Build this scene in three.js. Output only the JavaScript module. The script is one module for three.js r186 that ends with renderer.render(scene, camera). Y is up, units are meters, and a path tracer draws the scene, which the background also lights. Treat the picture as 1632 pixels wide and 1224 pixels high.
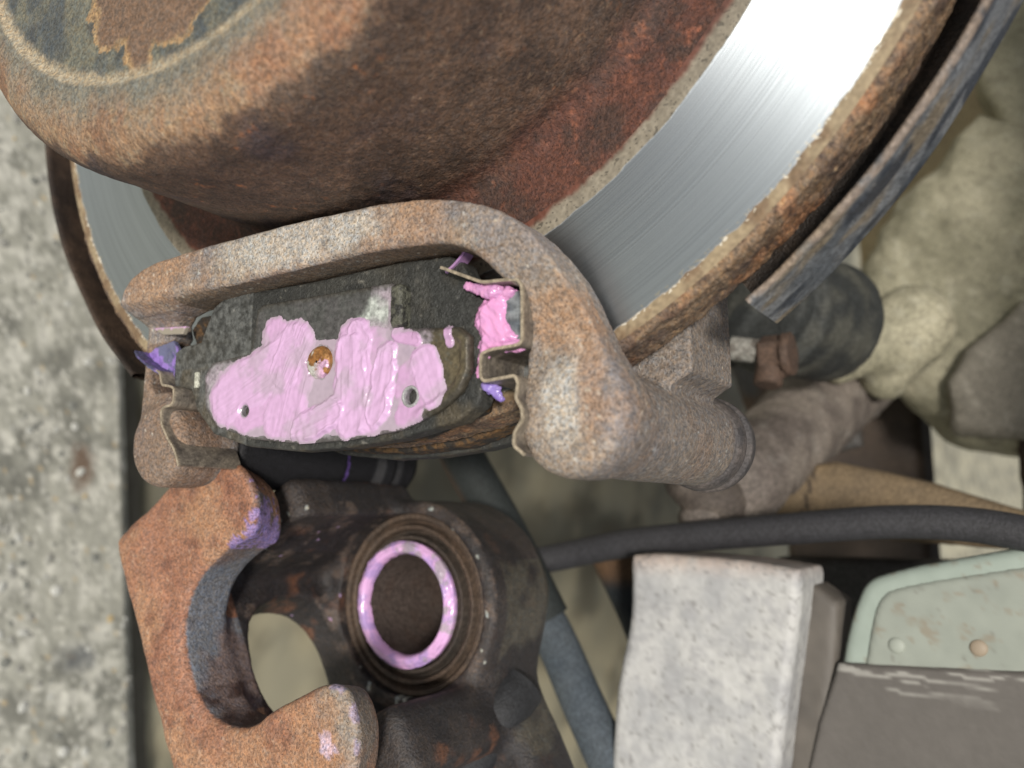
import * as THREE from 'three';
import { mergeGeometries } from 'three/addons/utils/BufferGeometryUtils.js';

// ---------------------------------------------------------------- camera, sky, sun, exposure
// Lengths below are millimetres, origin at the middle of the disc's outer braking face:
// +z points away from the car, +y up, +x towards the back of the car. MM turns them into metres.
const MM = 0.001;
const scene = new THREE.Scene();
const camera = new THREE.PerspectiveCamera(48.46, 1024 / 768, 0.01, 60);
camera.position.set(163.05 * MM, 135.66 * MM, 148.81 * MM);
camera.up.set(-1, 0, 0);                                             // the phone was held on its side
camera.lookAt(135.05 * MM, 39.84 * MM, 0);
camera.focus = 0.195;
camera.userData.fStop = 11.5;
scene.add(camera);

const skyTexture = (() => {
  const W = 128, H = 64, d = new Float32Array(W * H * 4);
  for (let r = 0; r < H; r++) {
    const el = ((r + 0.5) / H - 0.5) * Math.PI, s = Math.sin(el);
    const l = s > 0 ? 0.37 + 0.31 * s : 0.18;
    for (let c = 0; c < W; c++) {
      const o = (r * W + c) * 4;
      d[o] = l * (s > 0 ? 0.95 : 0.95); d[o + 1] = l * 0.985; d[o + 2] = l * (s > 0 ? 1.05 : 0.9); d[o + 3] = 1;
    }
  }
  const t = new THREE.DataTexture(d, W, H, THREE.RGBAFormat, THREE.FloatType);
  t.mapping = THREE.EquirectangularReflectionMapping; t.magFilter = THREE.LinearFilter; t.needsUpdate = true;
  return t;
})();
scene.background = skyTexture;
scene.environment = skyTexture;

const sun = new THREE.DirectionalLight(0xfff8ee, 2.6);               // a veiled sun, soft
sun.position.set(0.03, 0.56, 0.83);
sun.castShadow = true;
sun.shadow.radius = 14;
sun.shadow.mapSize.set(2048, 2048);
sun.shadow.camera.left = sun.shadow.camera.bottom = -0.6;
sun.shadow.camera.right = sun.shadow.camera.top = 0.6;
scene.add(sun, sun.target);

const renderer = new THREE.WebGLRenderer({ antialias: true });
renderer.setSize(1024, 768);
renderer.toneMapping = THREE.LinearToneMapping;
renderer.toneMappingExposure = 1.36;
renderer.shadowMap.enabled = true;

// ---------------------------------------------------------------- noise and colour
const clamp = (x, a = 0, b = 1) => Math.min(b, Math.max(a, x));
const mixn = (a, b, t) => a + (b - a) * t;
const sst = (a, b, x) => { const t = clamp((x - a) / (b - a)); return t * t * (3 - 2 * t); };
function hash(x, y, z) {
  let h = Math.imul(x, 374761393) ^ Math.imul(y, 668265263) ^ Math.imul(z, 2147483647 - 62233);
  h = Math.imul(h ^ (h >>> 13), 1274126177); h = Math.imul(h ^ (h >>> 15), 2246822519);
  return ((h ^ (h >>> 16)) >>> 0) / 4294967296;
}
function noise(x, y, z = 0) {                                        // 0..1
  const ix = Math.floor(x), iy = Math.floor(y), iz = Math.floor(z);
  let fx = x - ix, fy = y - iy, fz = z - iz;
  fx = fx * fx * (3 - 2 * fx); fy = fy * fy * (3 - 2 * fy); fz = fz * fz * (3 - 2 * fz);
  const l = (a, b, t) => a + (b - a) * t;
  return l(l(l(hash(ix, iy, iz), hash(ix + 1, iy, iz), fx), l(hash(ix, iy + 1, iz), hash(ix + 1, iy + 1, iz), fx), fy),
    l(l(hash(ix, iy, iz + 1), hash(ix + 1, iy, iz + 1), fx), l(hash(ix, iy + 1, iz + 1), hash(ix + 1, iy + 1, iz + 1), fx), fy), fz);
}
function fbm(x, y, z = 0, oct = 4) {
  let s = 0, a = 0.5, n = 0;
  for (let i = 0; i < oct; i++) { s += a * noise(x, y, z); n += a; a *= 0.55; x = x * 2.03 + 17.1; y = y * 2.03 - 9.7; z = z * 2.03 + 5.3; }
  return s / n;
}
function worley(x, y, z = 0) {                                       // [nearest distance, id of the cell]
  const ix = Math.floor(x), iy = Math.floor(y), iz = Math.floor(z);
  let best = 9, id = 0;
  for (let a = -1; a <= 1; a++) for (let b = -1; b <= 1; b++) for (let c = -1; c <= 1; c++) {
    const X = ix + a, Y = iy + b, Z = iz + c;
    const px = X + hash(X, Y, Z * 3 + 1), py = Y + hash(X, Y, Z * 3 + 7919), pz = Z + hash(X + 77, Y, Z * 3 + 2);
    const d = (px - x) ** 2 + (py - y) ** 2 + (pz - z) ** 2;
    if (d < best) { best = d; id = hash(X + 5, Y + 9, Z + 13); }
  }
  return [Math.sqrt(best), id];
}
const lin = (v) => (v <= 0.04045 ? v / 12.92 : ((v + 0.055) / 1.055) ** 2.4);
const C = (r, g, b) => [lin(r / 255), lin(g / 255), lin(b / 255)];   // sRGB 0..255 to linear
const mix3 = (a, b, t) => [a[0] + (b[0] - a[0]) * t, a[1] + (b[1] - a[1]) * t, a[2] + (b[2] - a[2]) * t];
const mul3 = (a, k) => [a[0] * k, a[1] * k, a[2] * k];

// ---------------------------------------------------------------- textures shared by many surfaces
function dataTexture(n, m, fill, srgb = true) {
  const d = new Uint8Array(n * m * 4);
  for (let j = 0; j < m; j++) for (let i = 0; i < n; i++) {
    const c = fill(i, j), o = (j * n + i) * 4;
    d[o] = clamp(c[0]) * 255; d[o + 1] = clamp(c[1]) * 255; d[o + 2] = clamp(c[2]) * 255; d[o + 3] = 255;
  }
  const t = new THREE.DataTexture(d, n, m);
  t.wrapS = t.wrapT = THREE.RepeatWrapping; t.magFilter = THREE.LinearFilter; t.minFilter = THREE.LinearFilter;
  if (srgb) t.colorSpace = THREE.SRGBColorSpace;
  t.needsUpdate = true;
  return t;
}
// noise that wraps round a square of n cells
const tn = (x, y, n, s) => {
  const ix = Math.floor(x), iy = Math.floor(y), w = (v) => ((v % n) + n) % n;
  let fx = x - ix, fy = y - iy; fx = fx * fx * (3 - 2 * fx); fy = fy * fy * (3 - 2 * fy);
  const h = (a, b) => hash(w(a), w(b), s);
  return mixn(mixn(h(ix, iy), h(ix + 1, iy), fx), mixn(h(ix, iy + 1), h(ix + 1, iy + 1), fx), fy);
};
const tfbm = (u, v, n, oct, s) => { let a = 0.5, r = 0, t = 0; for (let i = 0; i < oct; i++) { r += a * tn(u * n, v * n, n, s + i); t += a; a *= 0.6; n *= 2; } return r / t; };
const N1 = 1024;
// cast iron / rust grain: one tile is 26 mm
const grainHeight = new Float32Array(N1 * N1);
for (let j = 0; j < N1; j++) for (let i = 0; i < N1; i++) {
  const u = i / N1, v = j / N1;
  let h = tfbm(u, v, 56, 4, 11);
  const pit = tn(u * 96, v * 96, 96, 31);
  if (pit > 0.8) h -= (pit - 0.8) * 2.2;
  grainHeight[j * N1 + i] = h;
}
const grainMap = dataTexture(N1, N1, (i, j) => {
  const u = i / N1, v = j / N1, h = grainHeight[j * N1 + i];
  let k = 0.84 + (h - 0.5) * 0.6;
  const sp = tn(u * 120, v * 120, 120, 5), sp2 = tn(u * 90 + 0.5, v * 90, 90, 9);
  if (sp > 0.86) k += (sp - 0.86) * 1.3;
  if (sp2 < 0.14) k -= (0.14 - sp2) * 2.0;
  const o = tfbm(u, v, 40, 3, 77) - 0.5;
  return [k * (1 + 0.16 * o), k, k * (1 - 0.2 * o)];
});
const grainBump = dataTexture(N1, N1, (i, j) => { const h = grainHeight[j * N1 + i]; return [h, h, h]; }, false);
// fine paint / rubber / stamped sheet grain: one tile is 20 mm
const fineMap = dataTexture(512, 512, (i, j) => {
  const u = i / 512, v = j / 512, k = 0.86 + (tfbm(u, v, 32, 4, 3) - 0.5) * 0.55 + (tn(u * 200, v * 200, 200, 8) > 0.9 ? 0.1 : 0);
  return [k, k, k];
});
const fineBump = dataTexture(512, 512, (i, j) => { const h = tfbm(i / 512, j / 512, 64, 3, 4); return [h, h, h]; }, false);

const mats = {
  iron: new THREE.MeshStandardMaterial({ name: 'rusty cast iron', vertexColors: true, map: grainMap, bumpMap: grainBump, bumpScale: 0.0003, roughness: 0.8, metalness: 0 }),
  ironDark: new THREE.MeshStandardMaterial({ name: 'oily cast iron', vertexColors: true, map: grainMap, bumpMap: grainBump, bumpScale: 0.00025, roughness: 0.6, metalness: 0 }),
  paint: new THREE.MeshStandardMaterial({ name: 'worn black coating', vertexColors: true, map: fineMap, bumpMap: fineBump, bumpScale: 0.0003, roughness: 0.6 }),
  grease: new THREE.MeshPhysicalMaterial({ name: 'brake grease', vertexColors: true, roughness: 0.26, metalness: 0, specularIntensity: 1, clearcoat: 0.3, clearcoatRoughness: 0.15 }),
  sheet: new THREE.MeshStandardMaterial({ name: 'stamped sheet metal', vertexColors: true, map: fineMap, bumpMap: fineBump, bumpScale: 0.0001, roughness: 0.45, metalness: 0.25 }),
  rubber: new THREE.MeshStandardMaterial({ name: 'black rubber', vertexColors: true, map: fineMap, bumpMap: fineBump, bumpScale: 0.0002, roughness: 0.66 }),
  concrete: new THREE.MeshStandardMaterial({ name: 'concrete', vertexColors: true, roughness: 0.95 }),
  enamel: new THREE.MeshStandardMaterial({ name: 'dusty enamel', vertexColors: true, roughness: 0.6 }),
  matte: new THREE.MeshStandardMaterial({ name: 'weathered metal', vertexColors: true, map: fineMap, bumpMap: fineBump, bumpScale: 0.0002, roughness: 0.75 }),
};

// ---------------------------------------------------------------- things and parts
const used = new Map();
const numbered = (name) => { const k = used.get(name) ?? 0; used.set(name, k + 1); return k ? name + '_' + String(k).padStart(3, '0') : name; };
function thing(name, label, category, at, group) {
  const o = new THREE.Group(); o.name = numbered(name);
  o.position.set(at[0] * MM, at[1] * MM, at[2] * MM);
  o.userData = { label, category, at };
  if (group) o.userData.group = group;
  scene.add(o);
  return o;
}
function part(parent, name, geometry, material, label) {            // geometry in millimetres, in the scene's axes
  const o = new THREE.Mesh(geometry, material); o.name = name;
  let top = parent; while (top.parent && top.parent !== scene) top = top.parent;
  const at = top.userData.at;
  geometry.translate(-at[0], -at[1], -at[2]); geometry.scale(MM, MM, MM);
  o.castShadow = o.receiveShadow = true;
  if (label) o.userData.label = label;
  parent.add(o);
  return o;
}
function structure(name, geometry, material) {
  const o = new THREE.Mesh(geometry, material); o.name = name; geometry.scale(MM, MM, MM);
  o.userData.kind = 'structure'; o.receiveShadow = o.castShadow = true; scene.add(o);
  return o;
}

// ---------------------------------------------------------------- solids from distance fields
const smin = (a, b, k) => { const h = Math.max(k - Math.abs(a - b), 0) / k; return Math.min(a, b) - h * h * k * 0.25; };
const smax = (a, b, k) => -smin(-a, -b, k);
function polyField(pts) {
  const n = pts.length, X = pts.map((p) => p[0]), Y = pts.map((p) => p[1]);
  return (x, y) => {
    let d = 1e9, s = 1;
    for (let i = 0, j = n - 1; i < n; j = i, i++) {
      const ex = X[j] - X[i], ey = Y[j] - Y[i], wx = x - X[i], wy = y - Y[i];
      const t = clamp((wx * ex + wy * ey) / (ex * ex + ey * ey)), bx = wx - ex * t, by = wy - ey * t;
      d = Math.min(d, bx * bx + by * by);
      const c1 = y >= Y[i], c2 = y < Y[j], c3 = ex * wy > ey * wx;
      if ((c1 && c2 && c3) || (!c1 && !c2 && !c3)) s = -s;
    }
    return s * Math.sqrt(d);
  };
}
const soften = (pts, n = 2) => { for (let k = 0; k < n; k++) pts = pts.flatMap((p, i) => { const q = pts[(i + 1) % pts.length]; return [[p[0] * 0.75 + q[0] * 0.25, p[1] * 0.75 + q[1] * 0.25], [p[0] * 0.25 + q[0] * 0.75, p[1] * 0.25 + q[1] * 0.75]]; }); return pts; };
const extrude = (d2, dz, hz, r) => { const a = d2 + r, b = Math.abs(dz) - hz + r; return Math.min(Math.max(a, b), 0) + Math.hypot(Math.max(a, 0), Math.max(b, 0)) - r; };
const boxField = (x, y, z, c, h, r) => {
  const a = Math.abs(x - c[0]) - h[0] + r, b = Math.abs(y - c[1]) - h[1] + r, d = Math.abs(z - c[2]) - h[2] + r;
  return Math.hypot(Math.max(a, 0), Math.max(b, 0), Math.max(d, 0)) + Math.min(Math.max(a, b, d), 0) - r;
};
const capsuleField = (x, y, z, a, b, ra, rb = ra) => {
  const bx = b[0] - a[0], by = b[1] - a[1], bz = b[2] - a[2], px = x - a[0], py = y - a[1], pz = z - a[2];
  const t = clamp((px * bx + py * by + pz * bz) / (bx * bx + by * by + bz * bz));
  return Math.hypot(px - bx * t, py - by * t, pz - bz * t) - mixn(ra, rb, t);
};
const rodField = (x, y, z, a, b, r, round = 1) => {                  // a cylinder with flat ends
  const L = Math.hypot(b[0] - a[0], b[1] - a[1], b[2] - a[2]), ux = (b[0] - a[0]) / L, uy = (b[1] - a[1]) / L, uz = (b[2] - a[2]) / L;
  const px = x - a[0], py = y - a[1], pz = z - a[2], t = px * ux + py * uy + pz * uz;
  return extrude(Math.sqrt(Math.max(0, px * px + py * py + pz * pz - t * t)) - r, t - L / 2, L / 2, round);
};
// surface nets over the box lo..hi with cells of h; colour(x, y, z) -> linear rgb; bump(x, y, z) -> mm along the normal
function solid(f, lo, hi, h, colour, bump, tile = 26) {
  const B = 4, dim = [0, 1, 2].map((k) => Math.ceil((hi[k] - lo[k]) / h / B) * B + 1), [nx, ny, nz] = dim;
  const g = new Float32Array(nx * ny * nz), far = (B * h * Math.sqrt(3)) / 2 * 1.45;
  for (let bk = 0; bk < nz; bk += B) for (let bj = 0; bj < ny; bj += B) for (let bi = 0; bi < nx; bi += B) {
    const c = f(lo[0] + (bi + 1.5) * h, lo[1] + (bj + 1.5) * h, lo[2] + (bk + 1.5) * h), near = Math.abs(c) < far;
    for (let k = bk; k < Math.min(bk + B, nz); k++) for (let j = bj; j < Math.min(bj + B, ny); j++) for (let i = bi; i < Math.min(bi + B, nx); i++)
      g[(k * ny + j) * nx + i] = near ? f(lo[0] + i * h, lo[1] + j * h, lo[2] + k * h) : c;
  }
  const cell = new Int32Array(nx * ny * nz).fill(-1), P = [], quads = [];
  const at = (i, j, k) => (k * ny + j) * nx + i;
  const E = [[0, 1], [0, 2], [0, 4], [1, 3], [1, 5], [2, 3], [2, 6], [3, 7], [4, 5], [4, 6], [5, 7], [6, 7]];
  const v = new Float64Array(8);
  for (let k = 0; k < nz - 1; k++) for (let j = 0; j < ny - 1; j++) for (let i = 0; i < nx - 1; i++) {
    let m = 0;
    for (let c = 0; c < 8; c++) { v[c] = g[at(i + (c & 1), j + ((c >> 1) & 1), k + (c >> 2))]; if (v[c] < 0) m |= 1 << c; }
    if (m === 0 || m === 255) continue;
    let x = 0, y = 0, z = 0, n = 0;
    for (const [a, b] of E) if ((v[a] < 0) !== (v[b] < 0)) {
      const t = v[a] / (v[a] - v[b]);
      x += (a & 1) + t * ((b & 1) - (a & 1)); y += ((a >> 1) & 1) + t * (((b >> 1) & 1) - ((a >> 1) & 1)); z += (a >> 2) + t * ((b >> 2) - (a >> 2)); n++;
    }
    cell[at(i, j, k)] = P.length / 3;
    P.push(lo[0] + (i + x / n) * h, lo[1] + (j + y / n) * h, lo[2] + (k + z / n) * h);
  }
  for (let k = 1; k < nz - 1; k++) for (let j = 1; j < ny - 1; j++) for (let i = 1; i < nx - 1; i++) {
    const s = g[at(i, j, k)] < 0;
    const q = (a, b, c, d, flip) => { if (a < 0 || b < 0 || c < 0 || d < 0) return; if (flip) quads.push(a, d, c, a, c, b); else quads.push(a, b, c, a, c, d); };
    if (s !== g[at(i + 1, j, k)] < 0) q(cell[at(i, j - 1, k - 1)], cell[at(i, j, k - 1)], cell[at(i, j, k)], cell[at(i, j - 1, k)], !s);
    if (s !== g[at(i, j + 1, k)] < 0) q(cell[at(i - 1, j, k - 1)], cell[at(i - 1, j, k)], cell[at(i, j, k)], cell[at(i, j, k - 1)], !s);
    if (s !== g[at(i, j, k + 1)] < 0) q(cell[at(i - 1, j - 1, k)], cell[at(i, j - 1, k)], cell[at(i, j, k)], cell[at(i - 1, j, k)], !s);
  }
  const n = P.length / 3, pos = new Float32Array(P), col = new Float32Array(P.length);
  for (let a = 0; a < n; a++) {
    let [x, y, z] = [P[3 * a], P[3 * a + 1], P[3 * a + 2]];
    const e = h * 0.4;
    let gx = f(x + e, y, z) - f(x - e, y, z), gy = f(x, y + e, z) - f(x, y - e, z), gz = f(x, y, z + e) - f(x, y, z - e);
    const L = Math.hypot(gx, gy, gz) || 1; gx /= L; gy /= L; gz /= L;
    const step = clamp(-f(x, y, z), -h, h) * 0.8 + (bump ? bump(x, y, z) : 0);
    x += gx * step; y += gy * step; z += gz * step;
    pos[3 * a] = x; pos[3 * a + 1] = y; pos[3 * a + 2] = z;
    const c = colour(x, y, z); col[3 * a] = c[0]; col[3 * a + 1] = c[1]; col[3 * a + 2] = c[2];
  }
  return boxMapped(pos, col, quads, tile);
}
// box-projected uv in tiles, with corners split where the plane of projection changes
function boxMapped(pos, col, index, tile) {
  const t = new THREE.BufferGeometry();
  t.setAttribute('position', new THREE.BufferAttribute(pos, 3)); t.setIndex(new THREE.BufferAttribute(new Uint32Array(index), 1)); t.computeVertexNormals();
  const nor = t.attributes.normal.array, map = new Map(), p = [], c = [], nn = [], uv = [], idx = new Uint32Array(index.length);
  for (let i = 0; i < index.length; i += 3) {
    const a = index[i] * 3, b = index[i + 1] * 3, d = index[i + 2] * 3;
    const X = Math.abs(nor[a] + nor[b] + nor[d]), Y = Math.abs(nor[a + 1] + nor[b + 1] + nor[d + 1]), Z = Math.abs(nor[a + 2] + nor[b + 2] + nor[d + 2]);
    const axis = X > Y && X > Z ? 0 : Y > Z ? 1 : 2;
    for (let k = 0; k < 3; k++) {
      const s = index[i + k], key = s * 3 + axis; let w = map.get(key);
      if (w === undefined) {
        w = p.length / 3; map.set(key, w);
        const x = pos[3 * s], y = pos[3 * s + 1], z = pos[3 * s + 2];
        p.push(x, y, z); nn.push(nor[3 * s], nor[3 * s + 1], nor[3 * s + 2]); c.push(col[3 * s], col[3 * s + 1], col[3 * s + 2]);
        if (axis === 0) uv.push(y / tile, z / tile); else if (axis === 1) uv.push(x / tile, z / tile + 0.37); else uv.push(x / tile + 0.61, y / tile);
      }
      idx[i + k] = w;
    }
  }
  const o = new THREE.BufferGeometry();
  o.setAttribute('position', new THREE.Float32BufferAttribute(p, 3)); o.setAttribute('normal', new THREE.Float32BufferAttribute(nn, 3));
  o.setAttribute('color', new THREE.Float32BufferAttribute(c, 3)); o.setAttribute('uv', new THREE.Float32BufferAttribute(uv, 2));
  o.setIndex(new THREE.BufferAttribute(idx, 1));
  return o;
}
// a sheet of nu x nv quads: fn(u, v) -> [x, y, z], col(u, v, x, y, z) -> rgb, uv(u, v, x, y, z) -> [s, t]
function sheet(nu, nv, fn, colour, uvFn, flip = false) {
  const P = new Float32Array((nu + 1) * (nv + 1) * 3), K = new Float32Array(P.length), U = new Float32Array((nu + 1) * (nv + 1) * 2), I = new Uint32Array(nu * nv * 6);
  for (let j = 0, o = 0; j <= nv; j++) for (let i = 0; i <= nu; i++, o++) {
    const u = i / nu, v = j / nv, p = fn(u, v); P.set(p, o * 3);
    K.set(colour(u, v, p[0], p[1], p[2]), o * 3); U.set(uvFn(u, v, p[0], p[1], p[2]), o * 2);
  }
  for (let j = 0, o = 0; j < nv; j++) for (let i = 0; i < nu; i++) {
    const a = j * (nu + 1) + i, b = a + 1, c = a + nu + 1, d = c + 1;
    if (flip) { I[o++] = a; I[o++] = c; I[o++] = b; I[o++] = b; I[o++] = c; I[o++] = d; } else { I[o++] = a; I[o++] = b; I[o++] = c; I[o++] = b; I[o++] = d; I[o++] = c; }
  }
  const g = new THREE.BufferGeometry();
  g.setAttribute('position', new THREE.BufferAttribute(P, 3)); g.setAttribute('color', new THREE.BufferAttribute(K, 3)); g.setAttribute('uv', new THREE.BufferAttribute(U, 2));
  g.setIndex(new THREE.BufferAttribute(I, 1)); g.computeVertexNormals();
  return g;
}
// a profile of [radius, z] points turned about an axis through (cx, cy) along z, between two angles
function turned(profile, cx, cy, a0, a1, nu, per, colour, shove, tile = 26) {
  const len = [0]; for (let i = 1; i < profile.length; i++) len.push(len[i - 1] + Math.hypot(profile[i][0] - profile[i - 1][0], profile[i][1] - profile[i - 1][1]));
  const total = len[len.length - 1], nv = Math.max(2, Math.round(total / per));
  const find = (v) => { const s = v * total; let i = 1; while (i < len.length - 1 && len[i] < s) i++; const t = (s - len[i - 1]) / (len[i] - len[i - 1] || 1); return [mixn(profile[i - 1][0], profile[i][0], t), mixn(profile[i - 1][1], profile[i][1], t)]; };
  const g = sheet(nu, nv, (u, v) => {
    const a = a0 + (a1 - a0) * u; let [r, z] = find(v);
    if (shove) { const s = shove(a, r, z); r += s[0]; z += s[1]; }
    return [cx + r * Math.cos(a), cy + r * Math.sin(a), z];
  }, (u, v, x, y, z) => colour(x, y, z), () => [0, 0], false);
  return boxMapped(g.attributes.position.array, g.attributes.color.array, g.index.array, tile);
}
// a strip of sheet metal: the 2-D path is swept along z from z0 to z1, t thick
function strip(path, z0, z1, t, colour, tile = 20, sub = 6) {
  const curve = []; for (let i = 0; i < path.length - 1; i++) for (let k = 0; k < sub; k++) curve.push([mixn(path[i][0], path[i + 1][0], k / sub), mixn(path[i][1], path[i + 1][1], k / sub)]);
  curve.push(path[path.length - 1]);
  let pts = curve; for (let r = 0; r < 2; r++) pts = pts.map((p, i) => (i && i < pts.length - 1 ? [(pts[i - 1][0] + 2 * p[0] + pts[i + 1][0]) / 4, (pts[i - 1][1] + 2 * p[1] + pts[i + 1][1]) / 4] : p));
  const n = pts.length, side = (s) => pts.map((p, i) => {
    const a = pts[Math.max(0, i - 1)], b = pts[Math.min(n - 1, i + 1)], L = Math.hypot(b[0] - a[0], b[1] - a[1]) || 1;
    return [p[0] - ((b[1] - a[1]) / L) * s, p[1] + ((b[0] - a[0]) / L) * s];
  });
  const A = side(t / 2), B = side(-t / 2), ring = [...A, ...B.reverse()], m = ring.length, nz = Math.max(4, Math.round(Math.abs(z1 - z0) / 0.8));
  const at = (u) => ring[Math.round(u * m) % m];
  const wall = sheet(m, nz, (u, v) => [...at(u), mixn(z0, z1, v)], (u, v, x, y, z) => colour(x, y, z), (u, v, x, y, z) => [x / tile + y / tile, z / tile]).toNonIndexed();
  wall.computeVertexNormals();
  const cap = sheet(n - 1, 2, (u, v) => { const i = Math.round(u * (n - 1)), p = A[i], q = ring[m - 1 - i]; return [mixn(p[0], q[0], v), mixn(p[1], q[1], v), z0]; }, (u, v, x, y, z) => colour(x, y, z), (u, v, x, y, z) => [x / tile, y / tile]).toNonIndexed();
  cap.computeVertexNormals();
  return mergeGeometries([wall, cap]);
}
function tube(points, radius, colour, seg = 120, tile = 20) {
  const curve = new THREE.CatmullRomCurve3(points.map((p) => new THREE.Vector3(...p))), g = new THREE.TubeGeometry(curve, seg, radius, 24);
  const p = g.attributes.position, k = new Float32Array(p.count * 3), L = curve.getLength(), uv = g.attributes.uv;
  for (let i = 0; i < p.count; i++) { k.set(colour(p.getX(i), p.getY(i), p.getZ(i)), i * 3); uv.setXY(i, (uv.getX(i) * L) / tile, (uv.getY(i) * 6.28 * radius) / tile); }
  g.setAttribute('color', new THREE.BufferAttribute(k, 3));
  return g;
}

// ---------------------------------------------------------------- ground
{
  const grey = C(166, 165, 153), pale = C(214, 212, 200), dark = C(106, 106, 98), tan = C(190, 168, 128);
  const slabColour = (x, z) => {
    let c = mix3(grey, dark, sst(0.42, 0.7, fbm(x / 20, z / 20, 1, 5)) * 0.75);
    c = mix3(c, pale, sst(0.45, 0.75, fbm(x / 7, z / 7, 2, 4)) * 0.7);
    const [d, id] = worley(x / 3.4, z / 3.4, 3.5);
    if (d < 0.42) c = mix3(c, id > 0.95 ? tan : id > 0.5 ? pale : id > 0.3 ? dark : c, sst(0.42, 0.25, d) * 0.8);
    return mul3(c, 0.86 + 0.28 * noise(x / 0.9, z / 0.9, 8));
  };
  const wallZ = (x) => -151 - (x - 84) * 0.108;                      // edge of the near slab
  const near = sheet(560, 420, (u, v) => {
    const x = mixn(-500, 620, u), z = mixn(wallZ(x), 420, v), s = fbm(x / 4, z / 4, 5, 3) - 0.5;
    const edge = v < 0.012 ? -5 * (1 - v / 0.012) : 0;
    return [x, -330 + s * 1.6 + edge, z];
  }, (u, v, x, y, z) => {
    let c = slabColour(x, z);
    const d = Math.hypot((x - 133) / 15, (z + 126) / 8); c = mix3(c, C(98, 72, 52), sst(1.2, 0.3, d + (fbm(x / 4, z / 4, 1) - 0.5)) * 0.85);  // a rust stain
    const e = Math.hypot((x - 238) / 10, (z + 132) / 14); c = mix3(c, C(88, 92, 96), sst(1.1, 0.3, e + (fbm(x / 5, z / 5, 2) - 0.5)) * 0.7);
    return c;
  }, (u, v) => [u, v], true);
  structure('pavement', near, mats.concrete);
  const lip = sheet(280, 10, (u, v) => { const x = mixn(-500, 620, u); return [x, -335 - v * 40 + (fbm(x / 6, v * 5, 3) - 0.5), wallZ(x)]; }, (u, v, x, y) => slabColour(x, y), (u, v) => [u, v]);
  structure('slab_edge', lip, mats.concrete);
  const olive = C(164, 156, 130), oliveDark = C(98, 92, 74), green = C(132, 132, 118);
  const yard = sheet(300, 300, (u, v) => {
    const k = u * 2 - 1, x = 130 + Math.sign(k) * (Math.abs(k) * 700 + Math.abs(k) ** 6 * 28000), z = -120 - v * 1400 - v ** 6 * 28000;
    return [x, -352 + (fbm(x / 20, z / 20, 7, 3) - 0.5) * 2, z];
  }, (u, v, x, y, z) => mix3(mix3(olive, oliveDark, sst(0.38, 0.66, fbm(x / 60, z / 60, 4, 5))), green, 0.5 * noise(x / 25, z / 25, 2)), (u, v) => [u, v]);
  structure('driveway', yard, mats.concrete);
  const joint = sheet(280, 4, (u, v) => { const x = mixn(-500, 620, u); return [x, -347 + (fbm(x / 5, v * 3, 4) - 0.5) * 3, wallZ(x) + 4 - v * 20]; }, (u, v, x, y, z) => mix3(C(84, 80, 70), C(112, 108, 96), fbm(x / 8, z / 8, 3)), (u, v) => [u, v]);
  structure('joint_strip', joint, mats.concrete);
  const front = sheet(60, 60, (u, v) => [mixn(-30000, 30000, u), -331, 415 + v * 30000], () => grey, (u, v) => [u, v], true);
  structure('ground', front, mats.concrete);
  // the stones of the aggregate that stand out of the near slab
  const stone = new THREE.IcosahedronGeometry(1, 1), stones = new THREE.InstancedMesh(stone, new THREE.MeshStandardMaterial({ name: 'aggregate stone', roughness: 0.85 }), 900);
  const m = new THREE.Matrix4(), q = new THREE.Quaternion(), e = new THREE.Euler();
  let n = 0;
  for (let i = 0; i < 2200 && n < 900; i++) {
    const x = mixn(-160, 330, hash(i, 1, 1)), z = mixn(-170, 60, hash(i, 2, 1));
    if (z < wallZ(x) + 6) continue;
    const r = 1 + 2.4 * hash(i, 3, 1) ** 3;
    m.compose(new THREE.Vector3(x * MM, (-330.2 + r * 0.05) * MM, z * MM), q.setFromEuler(e.set(0, hash(i, 4, 1) * 6, 0)), new THREE.Vector3(r * MM, r * 0.35 * MM, r * (0.6 + 0.4 * hash(i, 5, 1)) * MM));
    stones.setMatrixAt(n, m);
    const k = hash(i, 6, 1), c = k > 0.95 ? C(190, 168, 124) : k > 0.7 ? mul3(C(196, 196, 188), 0.75 + 0.25 * hash(i, 7, 1)) : k > 0.35 ? C(126, 127, 120) : C(152, 151, 143);
    stones.setColorAt(n++, new THREE.Color(...c));
  }
  stones.count = n; stones.name = 'aggregate'; stones.userData = { kind: 'stuff', label: 'pale stones of the aggregate in the near concrete slab' };
  stones.castShadow = stones.receiveShadow = true;
  scene.add(stones);
}

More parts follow.
